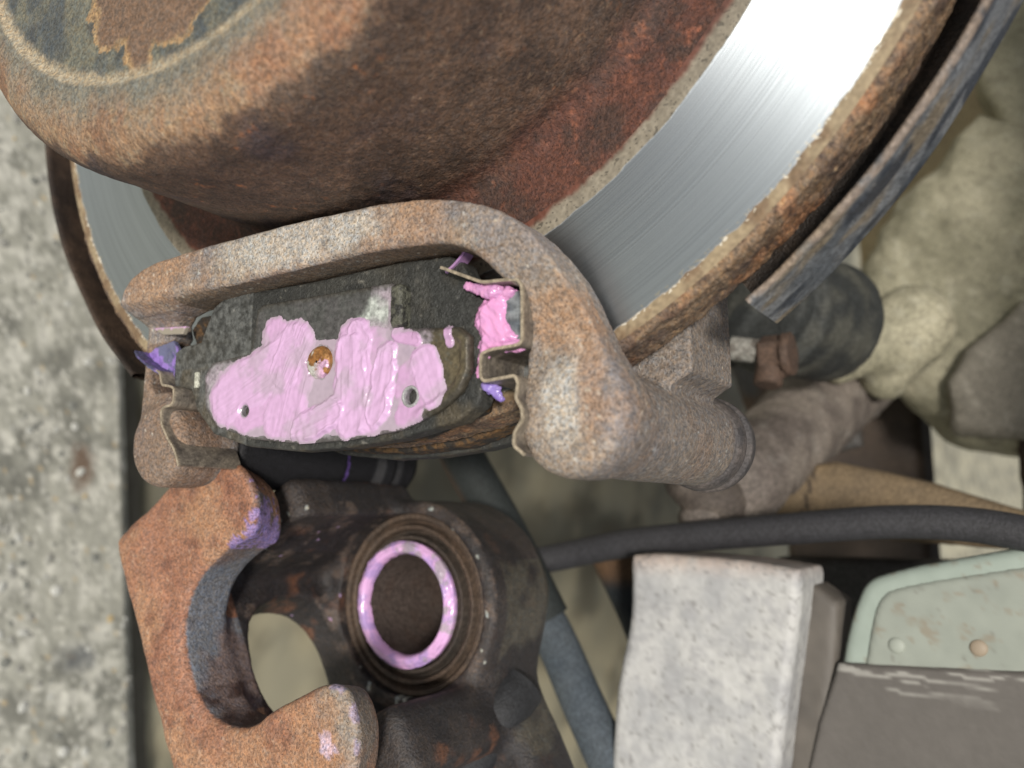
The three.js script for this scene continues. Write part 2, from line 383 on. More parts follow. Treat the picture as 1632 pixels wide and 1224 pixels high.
// ---------------------------------------------------------------- brake disc
const rustBrown = C(86, 66, 53), rustDark = C(52, 40, 34), rustOrange = C(176, 108, 62), rustRed = C(112, 56, 40), tanDust = C(158, 132, 106), greyScale = C(124, 120, 108);
{
  const disc = thing('brake_disc', 'rusty brake disc with deep hat and bright polished braking face', 'brake disc', [0, 0, 0]);
  // the hat
  const prof = [[20, 58.6], [77.5, 58.6]];
  for (let i = 0; i <= 6; i++) prof.push([78.2 + i * 0.35, 58.6 + 0.9 * sst(0, 6, i)]);
  prof.push([84.5, 59.4]);
  for (let i = 0; i <= 14; i++) { const a = (i / 14) * Math.PI / 2; prof.push([84.5 + 11 * Math.sin(a), 48.4 + 11 * Math.cos(a)]); }
  prof.push([95.2, 6]);
  for (let i = 0; i <= 8; i++) { const a = (i / 8) * Math.PI / 2; prof.push([95.2 + 5 * (1 - Math.cos(a)), 5.6 - 5.4 * Math.sin(a)]); }
  prof.push([110.6, 0.1]);
  const scabField = polyField([[40, -30], [59, -27], [69, -22], [72, -15], [79, -12], [80, -3], [75, -3], [74, 6], [72, 11], [66, 13], [58, 24], [40, 30]]);
  const hatColour = (x, y, z) => {
    const r = Math.hypot(x, y), a = Math.atan2(y, x) * 90;
    const n1 = fbm(x / 30, y / 30, z / 30, 4), n2 = fbm(x / 7, y / 7, z / 7, 4), n3 = fbm(x / 1.8, y / 1.8, z / 1.8, 3), n4 = noise(x / 0.7, y / 0.7, z / 0.7);
    let wall = mix3(C(112, 88, 72), C(66, 52, 44), sst(0.35, 0.7, n2) * 0.6);
    wall = mix3(wall, C(104, 88, 76), sst(0.52, 0.8, n1) * 0.7);
    wall = mix3(wall, C(76, 66, 72), sst(0.55, 0.75, fbm(x / 16 + 9, y / 16, z / 16, 3)) * 0.6);
    wall = mix3(wall, rustOrange, sst(0.66, 0.86, n3) * sst(0.5, 0.75, fbm(x / 12, y / 12, z / 12 + 40, 3)) * 0.75);
    wall = mix3(wall, C(150, 128, 104), (n4 > 0.86 ? 0.55 : 0) * sst(0.4, 0.6, n3));
    wall = mul3(wall, 0.7 + 0.6 * n3);
    const red = mul3(mix3(mix3(C(100, 62, 50), C(78, 57, 49), sst(0.4, 0.65, n2)), C(150, 92, 68), sst(0.6, 0.85, n3) * 0.8), 0.75 + 0.5 * n4);
    let top = mix3(mix3(C(168, 138, 110), C(146, 112, 88), sst(0.35, 0.7, n2)), C(172, 156, 128), sst(0.5, 0.8, n3) * 0.5);
    top = mix3(top, C(168, 122, 96), sst(0.55, 0.75, n1) * 0.35);
    top = mul3(top, 0.88 + 0.24 * n4);
    // the flat where the wheel sat: grey scale with a patch of bare rust and a flaked edge
    const jag = (fbm(x / 3, y / 3, 3, 3) - 0.5) * 5;
    let face = mul3(mix3(C(84, 88, 88), C(116, 114, 100), sst(0.4, 0.65, n2)), 0.8 + 0.4 * n3);
    face = mix3(face, C(64, 66, 72), sst(0.55, 0.7, fbm(x / 10, y / 10, 60, 3)) * 0.7);
    const scab = scabField(x, y) + (fbm(x / 4, y / 4, 3, 4) - 0.5) * 9;
    if (scab < 0) face = mul3(mix3(C(166, 138, 102), C(124, 100, 82), sst(-0.3, -2.2, scab + (n3 - 0.5) * 2)), 0.75 + 0.5 * n3);
    if (x < 40) face = mix3(face, C(118, 96, 78), 0.5);
    let c = mix3(face, mul3(C(172, 158, 134), 0.8 + 0.4 * n4), sst(76, 78.4, r + jag * 0.35));
    c = mix3(c, mul3(greyScale, 0.85 + 0.4 * n3), sst(79.5, 80.5, r + jag * 0.2));
    c = mix3(c, top, sst(80, 91, r + (n2 - 0.5) * 10));
    if (r > 70 && z < 57.5) c = mix3(c, wall, sst(55.8, 53.6, z + (n2 - 0.5) * 8 + (n3 - 0.5) * 3));
    c = mix3(c, red, sst(13, 1, z + (n1 - 0.5) * 14 + (n3 - 0.5) * 6) * sst(80, 93, r) * 0.9);
    return mul3(c, 1.2);
  };
  const shove = (a, r, z) => {
    const x = r * Math.cos(a), y = r * Math.sin(a), k = r > 78 && z > 0.5 ? 1 : 0.35;
    const d = ((fbm(x / 2.2, y / 2.2, z / 2.2, 3) - 0.5) * 0.5 + (fbm(x / 12, y / 12, z / 12, 2) - 0.5) * 0.6) * k;
    return z > 50 || z < 2 ? [d * 0.4, d * 0.6] : [d, 0];
  };
  const R = Math.PI / 180;
  const hat = mergeGeometries([turned(prof, 0, 0, -100 * R, 110 * R, 900, 0.42, hatColour, shove), turned(prof, 0, 0, 110 * R, 260 * R, 150, 2.2, hatColour, shove)]);
  part(disc, 'hat', hat, mats.iron);
  // the braking face: its colour, roughness and metal share are read by angle and radius
  const TW = 2048, TH = 512, r0 = 109.5, r1 = 144.2, faceH = new Float32Array(TW * TH), colr = new Float32Array(TW * TH * 3), rm = new Float32Array(TW * TH * 2);
  for (let j = 0; j < TH; j++) {
    const r = mixn(r0, r1, j / TH), ring = noise(r * 5.3, 3, 1) * 0.5 + noise(r * 11, 9, 2) * 0.5, ring2 = noise(r * 1.1, 4, 6);
    for (let i = 0; i < TW; i++) {
      const a = (i / TW) * Math.PI - 80 * R, s = a * 127, x = r * Math.cos(a), y = r * Math.sin(a), o = j * TW + i;
      const inner = 114.6 + (fbm(s / 4, 1, 1, 3) - 0.5) * 0.7, outer = 141.3 + (fbm(s / 3, 2, 7, 4) - 0.5) * 1.6;
      const scratch = noise(r * 9, s / 40, 5) * 0.45 + noise(r * 15, s / 14, 6) * 0.3 + ring * 0.25;
      const metal = sst(-0.2, 0.25, r - inner) * sst(0.35, -0.15, r - outer);
      const pit = noise(x / 0.5, y / 0.5, 4) > 0.86 || noise(x / 1.1, y / 1.1, 9) > 0.9 ? 1 : 0;
      const dust = mul3(mix3(C(150, 142, 126), C(112, 104, 90), fbm(x / 5, y / 5, 2, 3)), 0.8 + 0.4 * noise(x / 0.6, y / 0.6, 1));
      const tan = mul3(mix3(C(152, 136, 110), C(122, 102, 80), sst(0.35, 0.7, fbm(x / 4, y / 4, 6, 3))), 0.8 + 0.4 * noise(x / 0.7, y / 0.7, 3));
      const edge = r < 128 ? mix3(mix3(dust, C(70, 66, 58), pit * 0.7), mul3(C(98, 62, 50), 0.6 + 0.8 * noise(x, y, 2)), sst(111.6, 109.9, r + (fbm(s / 3, 5, 1, 3) - 0.5) * 2)) : tan;
      const bright = mix3(C(198, 206, 212), C(164, 172, 178), sst(0.35, 0.8, scratch) * 0.5 + ring2 * 0.15);
      const flake = Math.abs(r - outer) < 0.8 && noise(x / 0.6, y / 0.6, 8) > 0.72 ? 0.7 : 0;
      const c = mix3(mix3(edge, bright, metal), C(226, 220, 204), flake);
      colr.set(c, o * 3);
      rm[o * 2] = mixn(0.9, 0.41 + 0.08 * scratch + 0.03 * ring2, metal); rm[o * 2 + 1] = metal;
      faceH[o] = mixn(0.5 + (fbm(x / 1.3, y / 1.3, 3, 3) - 0.5) * 0.9, 0.42 + (scratch - 0.5) * 0.22, metal);
    }
  }
  const srgb = (v) => (v <= 0.0031308 ? v * 12.92 : 1.055 * v ** (1 / 2.4) - 0.055);
  const faceMap = dataTexture(TW, TH, (i, j) => { const o = (j * TW + i) * 3; return [srgb(colr[o]), srgb(colr[o + 1]), srgb(colr[o + 2])]; });
  const faceRM = dataTexture(TW, TH, (i, j) => { const o = (j * TW + i) * 2; return [1, rm[o], rm[o + 1]]; }, false);
  const faceBump = dataTexture(TW, TH, (i, j) => { const h = faceH[j * TW + i]; return [h, h, h]; }, false);
  for (const t of [faceMap, faceRM, faceBump]) { t.wrapT = THREE.ClampToEdgeWrapping; t.wrapS = THREE.RepeatWrapping; }
  const faceMat = new THREE.MeshPhysicalMaterial({ name: 'turned braking face', map: faceMap, roughness: 1, roughnessMap: faceRM, metalness: 1, metalnessMap: faceRM, bumpMap: faceBump, bumpScale: 0.00035, anisotropy: 0.88, anisotropyRotation: Math.PI / 2 });
  const face = sheet(720, 40, (u, v) => { const a = -80 * R + u * 2 * Math.PI, r = mixn(r0, r1, v); return [r * Math.cos(a), r * Math.sin(a), r < 114.2 || r > 141.6 ? 0.12 : 0]; }, () => [1, 1, 1], (u, v) => [u * 2, v], true);
  part(disc, 'braking_face', face, faceMat);
  // the thick, scaled rust of the rim, and the plain back of the disc
  const rim = [[144, 0.12]];
  for (let i = 0; i <= 8; i++) { const a = (i / 8) * Math.PI / 2; rim.push([144 + 1.8 * Math.sin(a), -1.7 + 1.8 * Math.cos(a)]); }
  rim.push([145.8, -11]); rim.push([144.4, -12.4]);
  const rimColour = (x, y, z) => {
    const n2 = fbm(x / 5, y / 5, z / 5, 4), n3 = fbm(x / 1.2, y / 1.2, z / 1.2, 3);
    let c = mix3(C(142, 118, 94), C(114, 94, 80), sst(0.4, 0.68, n2));
    c = mix3(c, C(168, 122, 88), sst(0.57, 0.75, fbm(x / 9, y / 9, z / 9 + 9, 3)) * 0.8);
    c = mix3(c, C(74, 58, 52), sst(0.46, 0.28, n3) * 0.7);
    c = mix3(c, C(190, 160, 120), sst(0.66, 0.85, n3) * 0.6);
    return mul3(c, 1.15);
  };
  const rimShove = (a, r, z) => { const x = r * Math.cos(a), y = r * Math.sin(a); const d = (fbm(x / 3, y / 3, z / 3, 4) - 0.45) * 1.3 + (fbm(x / 0.9, y / 0.9, z / 0.9, 2) - 0.5) * 0.6; return z > 0.05 ? [0, 0] : [d * clamp(-z * 2), z > -2 ? d * 0.25 : 0]; };
  part(disc, 'rim', mergeGeometries([turned(rim, 0, 0, -60 * R, 100 * R, 1100, 0.45, rimColour, rimShove), turned(rim, 0, 0, 100 * R, 300 * R, 200, 2, rimColour, rimShove)]), mats.iron, 'scaly orange brown rust round the outer edge');
  part(disc, 'inner_face', turned([[145, -12.4], [40, -12.4]], 0, 0, 0, 2 * Math.PI, 180, 8, () => C(110, 100, 92)), mats.ironDark);
}

// ---------------------------------------------------------------- dust shield
{
  const shield = thing('dust_shield', 'dark sheet metal splash shield curving round behind the brake disc', 'dust shield', [0, 0, -17]);
  const R = Math.PI / 180;
  const tone = (x, y, z) => {
    const r = Math.hypot(x, y), low = y < 0, n = fbm(x / 9, y / 9, z / 9, 4), n2 = fbm(x / 2, y / 2, z / 2, 3);
    let c = mix3(C(132, 134, 136), C(98, 103, 108), sst(0.35, 0.65, n));
    c = mix3(c, C(142, 126, 100), sst(0.52, 0.66, fbm(x / 14, y / 14, z / 6 + 20, 4)) * 0.8);
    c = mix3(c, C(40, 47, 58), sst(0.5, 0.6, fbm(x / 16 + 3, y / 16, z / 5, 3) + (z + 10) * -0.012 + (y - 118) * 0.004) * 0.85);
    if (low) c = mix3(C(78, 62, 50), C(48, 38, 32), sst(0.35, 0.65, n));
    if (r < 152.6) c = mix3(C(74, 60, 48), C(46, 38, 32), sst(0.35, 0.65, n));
    if (z > -0.6 && r > 152 && !low) c = mix3(c, C(158, 138, 120), 0.7 * sst(0.3, 0.5, n2));
    return mul3(c, 0.9 + 0.3 * n2);
  };
  const wave = (a, r, z) => [(r > 130 ? 5 * sst(318, 281, a / R) * sst(200, 260, a / R) : 0) + (fbm(a * 6, z / 20, 2, 2) - 0.5) * 1.2, (noise(a * 9, 3, 3) - 0.5) * 0.8];
  const section = [[100, -17.5], [150, -17.5], [152.6, -15.5], [152.6, -1], [152.9, 0], [153.6, 0.3], [154.2, -0.2], [154.4, -1.5], [154.2, -2.2], [154.6, -3.4], [154.9, -16], [153.5, -19], [100, -19]];
  part(shield, 'shield_plate', turned(section, 0, 0, 36 * R, 322 * R, 700, 0.7, tone, wave, 20), mats.paint);
  const cap = (a) => { const s = new THREE.Shape(section.slice(1, 12).map(([r, z]) => new THREE.Vector2(r, z))), g = new THREE.ShapeGeometry(s), p = g.attributes.position, k = new Float32Array(p.count * 3);
    for (let i = 0; i < p.count; i++) { const r = p.getX(i), z = p.getY(i); p.setXYZ(i, r * Math.cos(a), r * Math.sin(a), z); k.set(C(120, 112, 98), i * 3); } g.setAttribute('color', new THREE.BufferAttribute(k, 3)); g.computeVertexNormals(); return g; };
  part(shield, 'cut_edge', cap(36 * R), mats.paint);
}

// ---------------------------------------------------------------- caliper bracket
const legTop = (x, y) => mixn(20, y < 0 ? 10.5 : 12, y < -30 ? sst(106.5, 112, x) : sst(106, 128, x));
{
  const bracket = thing('caliper_bracket', 'rusty cast iron caliper bracket arching over the disc edge', 'caliper bracket', [112, 0, 15]);
  const outline = polyField(soften([[113, -72.5], [104.5, -71.5], [99, -66], [97, -54], [96.6, -20], [96.8, 2], [97.8, 26], [100.2, 38], [103.6, 47.5], [108, 54], [114.5, 59], [123, 63], [132, 67], [141, 71], [150, 69], [155, 61], [153, 53.5], [147, 50.6], [141, 50.8], [131.4, 50.8], [131, 51.6], [119, 51.6], [118.6, 50], [117, 47.5], [113, 44.5], [109.6, 39], [108, 30], [107.4, 12], [107.6, -8], [108.2, -30], [108.6, -48], [110.4, -58.5], [116.6, -61], [118, -70.5], [129.5, -70.5], [130, -58.5], [141, -57.5], [149, -54.5], [154.5, -61], [150, -70], [142, -73], [128, -73.2]], 1));
  const lug = (s) => polyField([[98, s * 42], [102, s * 64], [107, s * 73], [133, s * 73.4], [137, s * 66], [142, s * 64], [144, s * 54], [132, s * 47], [112, s * 45]]);
  const lugR = lug(1), lugL = lug(-1);
  const f = (x, y, z) => {
    const top = legTop(x, y), bottom = mixn(7.5, 1.4, sst(106, 122, x)), plate = extrude(outline(x, y), z - (top + bottom) / 2, (top - bottom) / 2, 1.1);
    const inside = Math.min(extrude(lugR(x, y), z + 29, 13, 0.7), extrude(lugL(x, y), z + 29, 13, 0.7), boxField(x, y, z, [104, 0, -33], [7, 62, 7], 3));
    let d = smin(plate, rodField(x, y, z, [144.6, 60.8, 13], [144.6, 60.8, -51], 10.6, 3.5), 4);
    d = smin(d, rodField(x, y, z, [143.8, -62.4, 13], [143.8, -62.4, -7], 10.6, 3), 4);
    d = smin(d, inside, 3);
    return Math.max(d, -(Math.max(Math.abs(z + 6) - 8.2, Math.hypot(x, y) - 147.3)));   // room for the disc
  };
  const warm = C(166, 152, 138), orange = C(176, 142, 114), pale = C(206, 200, 190), purple = C(150, 140, 135), dark = C(118, 104, 94);
  const colour = (x, y, z) => {
    const n1 = fbm(x / 14, y / 14, z / 14, 4), n2 = fbm(x / 4, y / 4, z / 4, 4), n3 = fbm(x / 1.1, y / 1.1, z / 1.1, 3);
    let c = mix3(warm, purple, sst(0.36, 0.66, n1));
    c = mix3(c, orange, sst(0.5, 0.7, fbm(x / 10 + 31, y / 10, z / 10, 4)) * 0.6);
    const bare = (cx, cy, rx, ry, lo = 0.6) => sst(1.25, lo, Math.hypot((x - cx) / rx, (y - cy) / ry) + (n2 - 0.5) * 0.9);
    // bright scoured patches along the bar and down the right leg
    if (z > 6) {
      c = mix3(c, pale, bare(101, -4, 6, 26) * 0.8); c = mix3(c, orange, bare(102, -58, 8, 14) * 0.75); c = mix3(c, orange, bare(104, 30, 7, 8) * 0.65);
      c = mix3(c, purple, bare(106, 52, 9, 10) * 0.7); c = mix3(c, orange, bare(126, 59, 7, 8) * 0.8); c = mix3(c, pale, bare(141, 60, 10, 4.5) * 0.65); c = mix3(c, orange, bare(139, 65, 10, 3) * 0.6);
    } else {
      c = mix3(c, C(132, 124, 118), 0.6);
    }
    if (x > 106 && x < 112 && Math.abs(y) < 50 && z < 18.8) c = mix3(c, C(122, 104, 86), 0.85);
    if (y < -50 && x > 116 && z > 0) c = mix3(c, C(132, 104, 84), 0.6);
    c = mix3(c, dark, sst(0.56, 0.8, n2) * 0.3);
    c = mix3(c, C(92, 76, 66), noise(x / 0.55, y / 0.55, z / 0.55) > 0.9 ? 0.55 : 0);
    c = mix3(c, C(232, 226, 212), noise(x / 0.5 + 7, y / 0.5, z / 0.5) > 0.9 ? 0.5 : 0);
    return mul3(c, (0.86 + 0.32 * n3) * 1.12);
  };
  part(bracket, 'casting', solid(f, [92, -84, -52], [160, 84, 23], 0.62, colour, (x, y, z) => (fbm(x / 2, y / 2, z / 2, 3) - 0.5) * 0.22 + (fbm(x / 9, y / 9, z / 9, 2) - 0.5) * 0.35), mats.iron);
  // rubber gaiters of the two slide pins
  const gaiter = (cx, cy, prof, col, name, label) => part(bracket, name, turned(prof, cx, cy, 0, 2 * Math.PI, 96, 0.5, col, null, 20), mats.rubber, label);
  gaiter(144.6, 60.8, [[4, -49], [10.6, -50], [11.2, -51], [11.6, -53.6], [9.8, -54.4], [9.8, -56], [12, -57], [11.8, -60], [11, -61.5], [6, -62.5], [0.5, -62.5]], (x, y, z) => mix3(C(104, 96, 92), C(78, 75, 76), sst(0.3, 0.7, fbm(x / 4, y / 4, z / 3))), 'pin_gaiter', 'grey brown ribbed gaiter');
  const ringTone = (x, y, z) => (Math.abs(z + 48.5 + (x - 145) * 0.15) < 0.75 && noise(x, y, z) > 0.25 ? C(120, 92, 170) : mul3(C(30, 30, 34), 0.8 + 0.5 * fbm(x / 6, y / 6, z / 6)));
  gaiter(143.8, -62.4, [[4, -6], [10.4, -6.5], [10.9, -7.5], [10.9, -47], [10.2, -49.5], [10.2, -62], [12.6, -64], [13, -68], [11.6, -70], [13, -72], [13, -78], [9, -84], [0.5, -85]], ringTone, 'pin_gaiter', 'black gaiter with a ring of purple grease');
}

// ---------------------------------------------------------------- brake pads
const shimOutline = [[127.8, -43.1], [124.6, -40.4], [123.7, -26.5], [118, -25.3], [113, -24.6], [112.2, -22.5], [112.6, 3.3], [112.9, 17.6], [114.9, 20.6], [123.4, 21.4], [124.2, 29.2], [124.8, 36], [127, 38.7], [134, 38.8], [138.2, 36.5], [141.6, 31.1], [144.9, 21.4], [146.2, 7.4], [146.4, -7.8], [144.5, -24.6], [140.8, -37.3], [135.8, -42.2]];
const plateOutline = [[126, -57.5], [120, -57.5], [118.6, -54], [118.4, -47.4], [109.8, -43], [107.6, -38.3], [108.4, -8.3], [108.1, 18.3], [109, 32], [111, 35.6], [118.6, 39], [119.2, 41], [119.8, 49], [121, 50.2], [129, 50.2], [130.4, 49], [130.8, 41.6], [135.6, 41.3], [140.7, 39.6], [143.7, 34.8], [146.5, 19.3], [147.7, 5.1], [147.9, -10.3], [146, -27.4], [142.3, -40.3], [136, -47.4], [130.4, -50], [129.4, -57]];
function padBody(pad, zBack, sign) {                                  // zBack: the z of the plate's outer face; sign -1 for the pad behind the disc
  const po = polyField(plateOutline), thick = 5.2, mid = zBack - (sign * thick) / 2;
  const tone = (x, y, z) => {
    const n = fbm(x / 5, y / 5, z / 5, 4), n2 = fbm(x / 1.3, y / 1.3, z / 1.3, 3);
    let c = mix3(C(54, 55, 53), C(68, 68, 64), sst(0.4, 0.7, n));
    if (y < -28) c = mix3(c, C(112, 114, 112), 0.7 * sst(0.25, 0.6, n2));
    c = mix3(c, C(98, 86, 64), sst(0.5, 0.7, fbm(x / 8, y / 8, 9, 3)) * (x > 125 ? 0.5 : 0.12));
    c = mix3(c, C(146, 142, 132), sst(0.72, 0.85, n2) * 0.5);
    return mul3(c, 1.1);
  };
  part(pad, 'backing_plate', solid((x, y, z) => extrude(po(x, y), z - mid, thick / 2, 0.7), [105, -60, mid - 4], [151, 53, mid + 4], 0.5, tone, (x, y, z) => (fbm(x / 0.8, y / 0.8, z / 0.8, 2) - 0.5) * (y > 20 && x < 122 ? 0.34 : 0.16)), mats.paint);
  const fr = polyField([[110, -44], [109.4, -55], [113, -58.5], [117.6, -56], [118.5, -46], [112, -39], [111, -8], [111.5, 30], [118, 37], [133, 38], [141, 35], [146, 18], [147, 0], [146, -18], [142, -36], [133, -41], [120, -42]]), z0 = sign > 0 ? 0.25 : -12.75, z1 = zBack - sign * thick;
  part(pad, 'friction_lining', solid((x, y, z) => extrude(fr(x, y), z - (z0 + z1) / 2, Math.abs(z1 - z0) / 2, 0.8), [107, -61, Math.min(z0, z1) - 2], [150, 42, Math.max(z0, z1) + 2], 0.8, (x, y, z) => { const n = fbm(x / 2, y / 2, z / 2, 3); return mix3(C(58, 52, 46), C(118, 88, 54), sst(0.45, 0.6, n)); }, (x, y, z) => (fbm(x, y, z, 2) - 0.5) * 0.5), mats.iron);
}
{
  const pad = thing('brake_pad', 'outer brake pad with pink grease smeared over its steel back', 'brake pad', [128, -2, 12]);
  padBody(pad, 12, 1);
  // the shim: a thin pressed steel skin with a rolled rim at its far end
  const so = polyField(shimOutline), holes = [[137.6, -27.3, 1.25], [138.1, 23.7, 1.6]];
  const smear = (x, y) => fbm(x / 3, y / 3, 5, 4);
  const shimTone = (x, y, z) => {
    const n = fbm(x / 4, y / 4, 3, 4), n2 = fbm(x / 1, y / 1, 4, 3), d = so(x, y);
    let c = mix3(C(160, 156, 160), C(186, 172, 184), sst(0.35, 0.7, n));
    if (x < 124 + (n - 0.5) * 6 && y < 12) c = mix3(c, mix3(C(88, 90, 86), C(70, 72, 70), n2), 0.9);                       // bare grey tab
    const line = Math.hypot(x - mixn(119, 137, clamp((11.9 - y) / 16)), 0) / 5 + (n - 0.5) * 1.2;                           // chalky white streak
    if (y > -7 && y < 17) c = mix3(c, C(214, 222, 214), sst(0.9, 0.2, line) * 0.85);
    const far = sst(26.5, 29.5, y + (n2 - 0.5) * 4 + (x < 127 ? -1 : 0));                                                   // the clean brown rim beyond the grease
    c = mix3(c, mix3(C(112, 100, 76), C(86, 82, 70), n), far);
    c = mix3(c, C(76, 72, 64), sst(-1.6, -0.4, d + (n2 - 0.5) * 1.6) * 0.7);
    c = mix3(c, C(100, 104, 100), sst(0.62, 0.8, n2) * 0.4);
    return mul3(c, 1.05);
  };
  const rimLift = (x, y) => { const d = so(x, y); return y > 24 || (x > 141 && y > 0) ? 0.75 * sst(-3, -1.6, d) * sst(0.2, -0.8, d) * sst(22, 28, y) : 0; };
  const shim = part(pad, 'shim', solid((x, y, z) => Math.max(extrude(so(x, y), z - 12.7 - rimLift(x, y) * 0.5, 0.75 + rimLift(x, y) * 0.5, 0.45), ...holes.map(([a, b, r]) => r - Math.hypot(x - a, y - b))), [110, -46, 10.8], [149, 42, 15.8], 0.3, shimTone, (x, y) => (fbm(x / 0.6, y / 0.6, 2, 2) - 0.5) * 0.06), mats.sheet, 'pale steel shim with two small holes');
  part(shim, 'dimple_rim', new THREE.TorusGeometry(2, 0.38, 10, 40).translate(138.1, 23.7, 13.5).setAttribute('color', new THREE.Float32BufferAttribute(new Array(11 * 41 * 3).fill(0.55), 3)), mats.sheet);
  part(pad, 'rivet', turned([[0.3, 14.7], [1.6, 14.75], [2.9, 14.6], [3.5, 14.2], [3.8, 13.4], [3.9, 13]], 128.3, -2.7, 0, 2 * Math.PI, 60, 0.12, (x, y) => { const n = fbm(x / 1.6, y / 1.6, 3, 3); return mix3(mix3(C(176, 112, 50), C(150, 124, 84), n), mix3(C(226, 224, 216), C(232, 186, 218), sst(-4, -1, y)), sst(0.46, 0.58, fbm(x / 1.4 + 4, y / 1.4, 8, 3) + (x - 128.3) * 0.05)); }, (a, r) => [0, (fbm(Math.cos(a) * r, Math.sin(a) * r, 1, 3) - 0.5) * 0.3]), mats.sheet, 'rust stained rivet head');
  part(pad, 'locating_tab', solid((x, y, z) => boxField(x, y, z, [118.5, 20.3, 13], [4.6, 1.6, 2.2], 0.9), [112, 17, 9], [125, 24, 17], 0.3, (x, y, z) => mix3(C(96, 96, 84), C(48, 48, 44), sst(0.45, 0.6, fbm(x, y, z, 3))), (x, y, z) => (fbm(x / 0.7, y / 0.7, z / 0.7, 3) - 0.5) * 0.5), mats.paint);
  part(pad, 'wear_mark', solid((x, y, z) => boxField(x, y, z, [128.2, -47.4, 12.2], [2.1, 0.8, 0.5], 0.4), [125, -49.5, 11], [131, -45, 14], 0.2, () => C(206, 206, 190)), mats.paint, 'small white paint dab');

  // grease: strokes of a brush, each a soft capsule with ridges along it; height in mm above the shim
  const strokes = [   // x0 y0 x1 y1 width height hue ridge
    [137, -32, 137, 20, 10.5, 0.075, 1, 2], [128, -16, 128, 16, 5.5, 0.07, 1, 2], [134, -33, 126, -14, 8, 0.5, 0, 2.2], [140, -30, 136, -16, 5, 0.3, 0.25, 2], [127, -19, 120.5, -18, 5, 0.3, 0.25, 2.6], [129, -14, 122.6, -10.5, 6.2, 0.6, 0, 2.6],
    [141, -14, 131, -11, 7.5, 0.5, 0.1, 2], [143.5, -14, 143, -4, 3, 0.4, 0, 2.4], [143, -7.5, 140, 2, 4.4, 0.95, 0, 1.5],
    [127, 6.5, 142, 7.5, 6, 0.8, 0, 1.4], [124.5, 7.5, 131, 8.5, 5.6, 0.6, 0.12, 1.8], [122.4, 8, 125, 10, 3.4, 0.7, 0, 1.6], [127, 12.5, 142, 12, 5.5, 0.2, 0.3, 2], [129, 17, 141, 14.6, 3.9, 0.9, 0, 1.2], [124.4, 20, 126.2, 25, 2, 0.5, 0.45, 3],
    [131, 27, 138, 29.5, 4.2, 0.5, 0.05, 2], [134, 24, 141, 24, 5, 0.24, 0.5, 2], [128, 20, 137, 19, 5, 0.14, 0.9, 2], [125.2, 33.4, 127.8, 33.6, 1.1, 0.4, 0.6, 3.5], [118.2, 21.4, 119.6, 20.8, 0.9, 3.4, 0.4, 3], [121.4, -29.5, 123, -28, 0.8, 0.4, 0.6, 3],
  ];
  const pink = C(222, 182, 222), thin = C(176, 162, 178), lilac = C(210, 162, 206);
  const thick = (x, y) => {
    let best = 0, hue = 0;
    const wob = (fbm(x / 3.4, y / 3.4, 9, 3) - 0.5) * 2.6 + (fbm(x / 0.9, y / 0.9, 3, 2) - 0.5) * 0.3;
    for (const [x0, y0, x1, y1, w, hh, hu, rg] of strokes) {
      const ex = x1 - x0, ey = y1 - y0, L2 = ex * ex + ey * ey, t = clamp(((x - x0) * ex + (y - y0) * ey) / L2), px = x - x0 - ex * t, py = y - y0 - ey * t, d = Math.hypot(px, py);
      const k = (d + wob * Math.min(1, w / 4)) / w; if (k > 1) continue;
      const L = Math.sqrt(L2), across = ((x - x0) * -ey + (y - y0) * ex) / L, along = ((x - x0) * ex + (y - y0) * ey) / L;
      const ridge = noise(across * rg, along * 0.12, hh * 40) * 0.6 + noise(across * rg * 2.3, along * 0.25, hh * 17) * 0.4;
      const lip = 1 + 0.7 * sst(0.5, 0.72, k);
      const h = hh * sst(1, 0.5, k) * (0.68 + 0.32 * ridge) * lip * (0.55 + 0.9 * fbm(x / 2.6 + across * 0.2, y / 2.6, hh * 30, 2));
      if (h > best) { best = h; hue = hu; }
    }
    return [best, hue];
  };
  const cellsIn = (x, y) => { const d = so(x, y); let k = sst(0.1, -1.8, d + (fbm(x / 4.5, y / 4.5, 7, 3) - 0.5) * 2.2); for (const [a, b, r] of holes) k *= sst(r + 0.15, r + 0.9, Math.hypot(x - a, y - b)); k *= sst(3.8, 4.5, Math.hypot(x - 128.3, y + 2.7) + (noise(x, y, 3) - 0.4) * 0.8); return k; };
  const spread = (x0, x1, y0, y1, step, zOf, thickOf, toneOf) => {  // a height field that keeps only cells with grease on them
    const nx = Math.round((x1 - x0) / step), ny = Math.round((y1 - y0) / step), H = new Float32Array((nx + 1) * (ny + 1)), Q = new Float32Array(H.length);
    for (let j = 0; j <= ny; j++) for (let i = 0; i <= nx; i++) { const r = thickOf(x0 + i * step, y0 + j * step); H[j * (nx + 1) + i] = r[0]; Q[j * (nx + 1) + i] = r[1]; }
    const id = new Int32Array(H.length).fill(-1), pos = [], col = [], idx = [];
    const vert = (i, j) => { const o = j * (nx + 1) + i; if (id[o] < 0) { id[o] = pos.length / 3; const x = x0 + i * step, y = y0 + j * step, h = H[o]; pos.push(x, y, zOf(x, y) + (h > 0.02 ? h : -0.12)); col.push(...toneOf(x, y, h, Q[o])); } return id[o]; };
    for (let j = 0; j < ny; j++) for (let i = 0; i < nx; i++) {
      const o = j * (nx + 1) + i; if (Math.max(H[o], H[o + 1], H[o + nx + 1], H[o + nx + 2]) < 0.02) continue;
      const a = vert(i, j), b = vert(i + 1, j), c = vert(i, j + 1), d = vert(i + 1, j + 1); idx.push(a, b, c, b, d, c);
    }
    const g = new THREE.BufferGeometry(); g.setAttribute('position', new THREE.Float32BufferAttribute(pos, 3)); g.setAttribute('color', new THREE.Float32BufferAttribute(col, 3));
